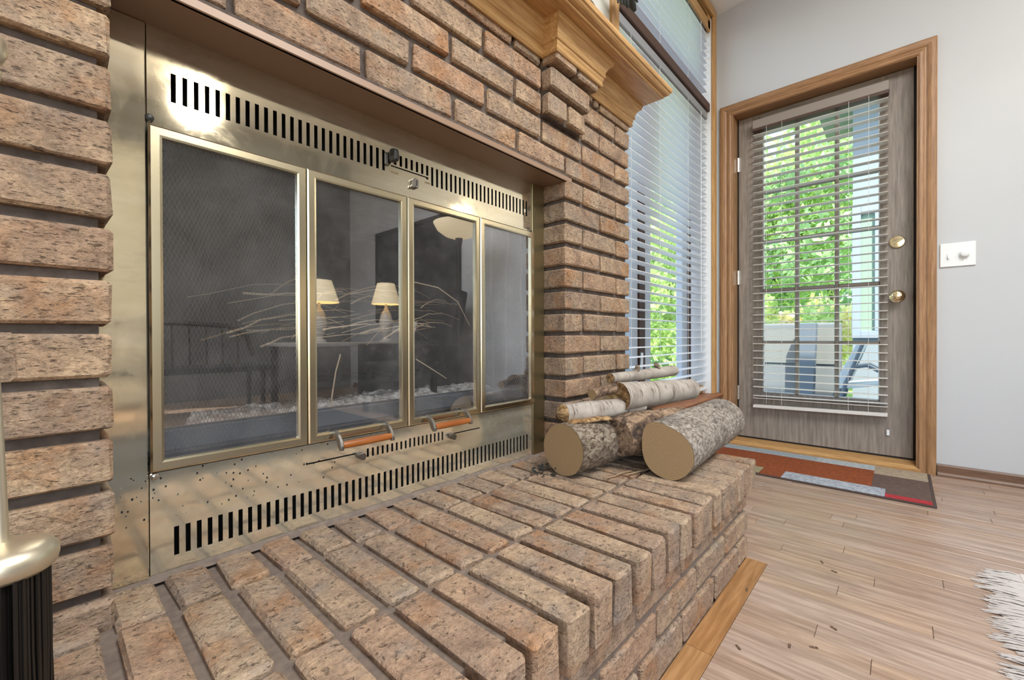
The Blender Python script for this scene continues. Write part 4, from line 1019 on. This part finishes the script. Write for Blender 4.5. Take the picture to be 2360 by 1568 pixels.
part('shaft', G().prism([(.64, -.1), (.79, -.1), (.775, .81), (.61, .81)], 'X', 5.05, 5.18), M['slate'], ps, .004)
lc = thing('patio_chair', 'pale sling patio chair with dark bent frame on the deck', 'chair', (5.2, .25, -.1))
part('sling', G().prism([(.40, .22), (.45, .25), (.29, .63), (.235, .62)], 'X', 4.9, 5.4), M['sling'], lc, .004); part('sling_seat', G().prism([(-.02, .27), (.43, .20), (.43, .23), (-.02, .30)], 'X', 4.9, 5.4), M['sling'], lc, .004)
for x in (4.9, 5.4):
    part('frame', G().tube([(x, .47, -.10), (x, .38, .22), (x, .25, .62)], .014, 8), M['slate'], lc); part('frame', G().tube([(x, -.05, -.10), (x, .02, .30), (x, .22, .42), (x, .33, .40)], .014, 8), M['slate'], lc)
hw = thing('neighbouring_wing', 'grey sided house wing with a white framed window at the right outside', 'house', (6.4, -.8, -.4))
part('wall', G().box(6.0, 7.2, -2.6, .395, 2.06, 3.6).box(6.0, 7.2, -2.6, .395, -.4, .70).box(6.0, 7.2, -2.6, -.80, .70, 2.06), M['siding'], hw)
part('window_frame', G().box(5.97, 6.02, .325, .40, .66, 2.10).box(5.97, 6.02, -.9, .325, 2.02, 2.10).box(5.97, 6.02, -.9, .325, .66, .74).box(5.97, 6.02, .17, .21, .74, 2.02), plain('blue_grey_window_frame', '#808c9e', .6), hw, .004)
part('pane', G().box(6.02, 6.03, -.85, .33, .70, 2.06), Mat('painted_reflection_pane', .25, 0, '#86a08c').m, hw)  # greenish reflection is painted into the pane's base colour
part('eave', G().hexa([(5.5, -2.7, 3.35), (7.3, -2.7, 3.35), (7.3, .75, 3.35), (5.5, .75, 3.35), (5.5, -2.7, 3.5), (7.3, -2.7, 3.9), (7.3, .75, 3.9), (5.5, .75, 3.5)]), M['siding'], hw)
TREES = []
def tree(x, y, h, w, mat, n, seed, label, nm='leafy_tree', z0=-.4, low=.25, ls=.075):
    t = thing(nm, label, 'tree' if nm == 'leafy_tree' else 'shrub', (x, y, z0)); rg_ = random.Random(seed)
    part('trunk', G().tube([(x, y, z0), (x+.05, y+.04, z0+h*.35), (x-.03, y-.05, z0+h*.7)], [.06+h*.014, .05+h*.009, .03], 9), M['trunk'], t, 0, True)
    g = G(); blobs = [(Vector((x+rg_.gauss(0, w*.33), y+rg_.gauss(0, w*.42), z0+h*rg_.uniform(low, .95))), w*rg_.uniform(.18, .36)) for _ in range(22)]
    for i in range(n):
        c, r = rg_.choice(blobs); d = Vector((rg_.gauss(0, 1), rg_.gauss(0, 1), rg_.gauss(0, .8))).normalized()*r*rg_.uniform(.5, 1.05); p = c+d
        u = Vector((rg_.gauss(0, 1), rg_.gauss(0, 1), rg_.gauss(0, 1))).normalized(); v = u.cross(Vector((rg_.gauss(0, 1), rg_.gauss(0, 1), rg_.gauss(0, 1)))).normalized()
        L = ls*rg_.uniform(.6, 1.4); g.add([p-u*L, p+v*L*.5, p+u*L, p-v*L*.5], [(0, 1, 2, 3)])
    part('foliage', g, M[mat], t, kind='stuff')
tree(11.5, 3.4, 5.4, 3.0, 'leaf_green', 15000, 1, 'tall bright green tree beyond the deck, left of the door view')
tree(13.0, 1.2, 7.0, 3.4, 'leaf_green', 15000, 2, 'tall bright green tree in the middle of the door view')
tree(10.5, .2, 4.8, 2.2, 'leaf_dark', 6000, 3, 'deep green tree behind the grey house wing')
tree(12.5, 5.8, 5.6, 3.2, 'leaf_green', 14000, 4, 'bright green tree seen through the window blind')
tree(9.0, 4.6, 2.6, 1.8, 'leaf_green', 5000, 5, 'low green bush outside the window', 'garden_shrub', -.4, .1, .08)
tree(9.2, 1.15, 1.6, 1.0, 'leaf_sunlit', 3500, 6, 'shrub behind the loveseat with sunlight put into its pale gold leaves', 'garden_shrub', -.4, .35, .07)
tree(8.8, 2.3, 1.7, 1.3, 'leaf_green', 3500, 7, 'green shrub left of the gold shrub', 'garden_shrub', -.4, .1, .07)
tree(16.0, 3.0, 6.5, 5.0, 'leaf_dark', 9000, 8, 'dark green tree far behind the others', low=.05, ls=.16)
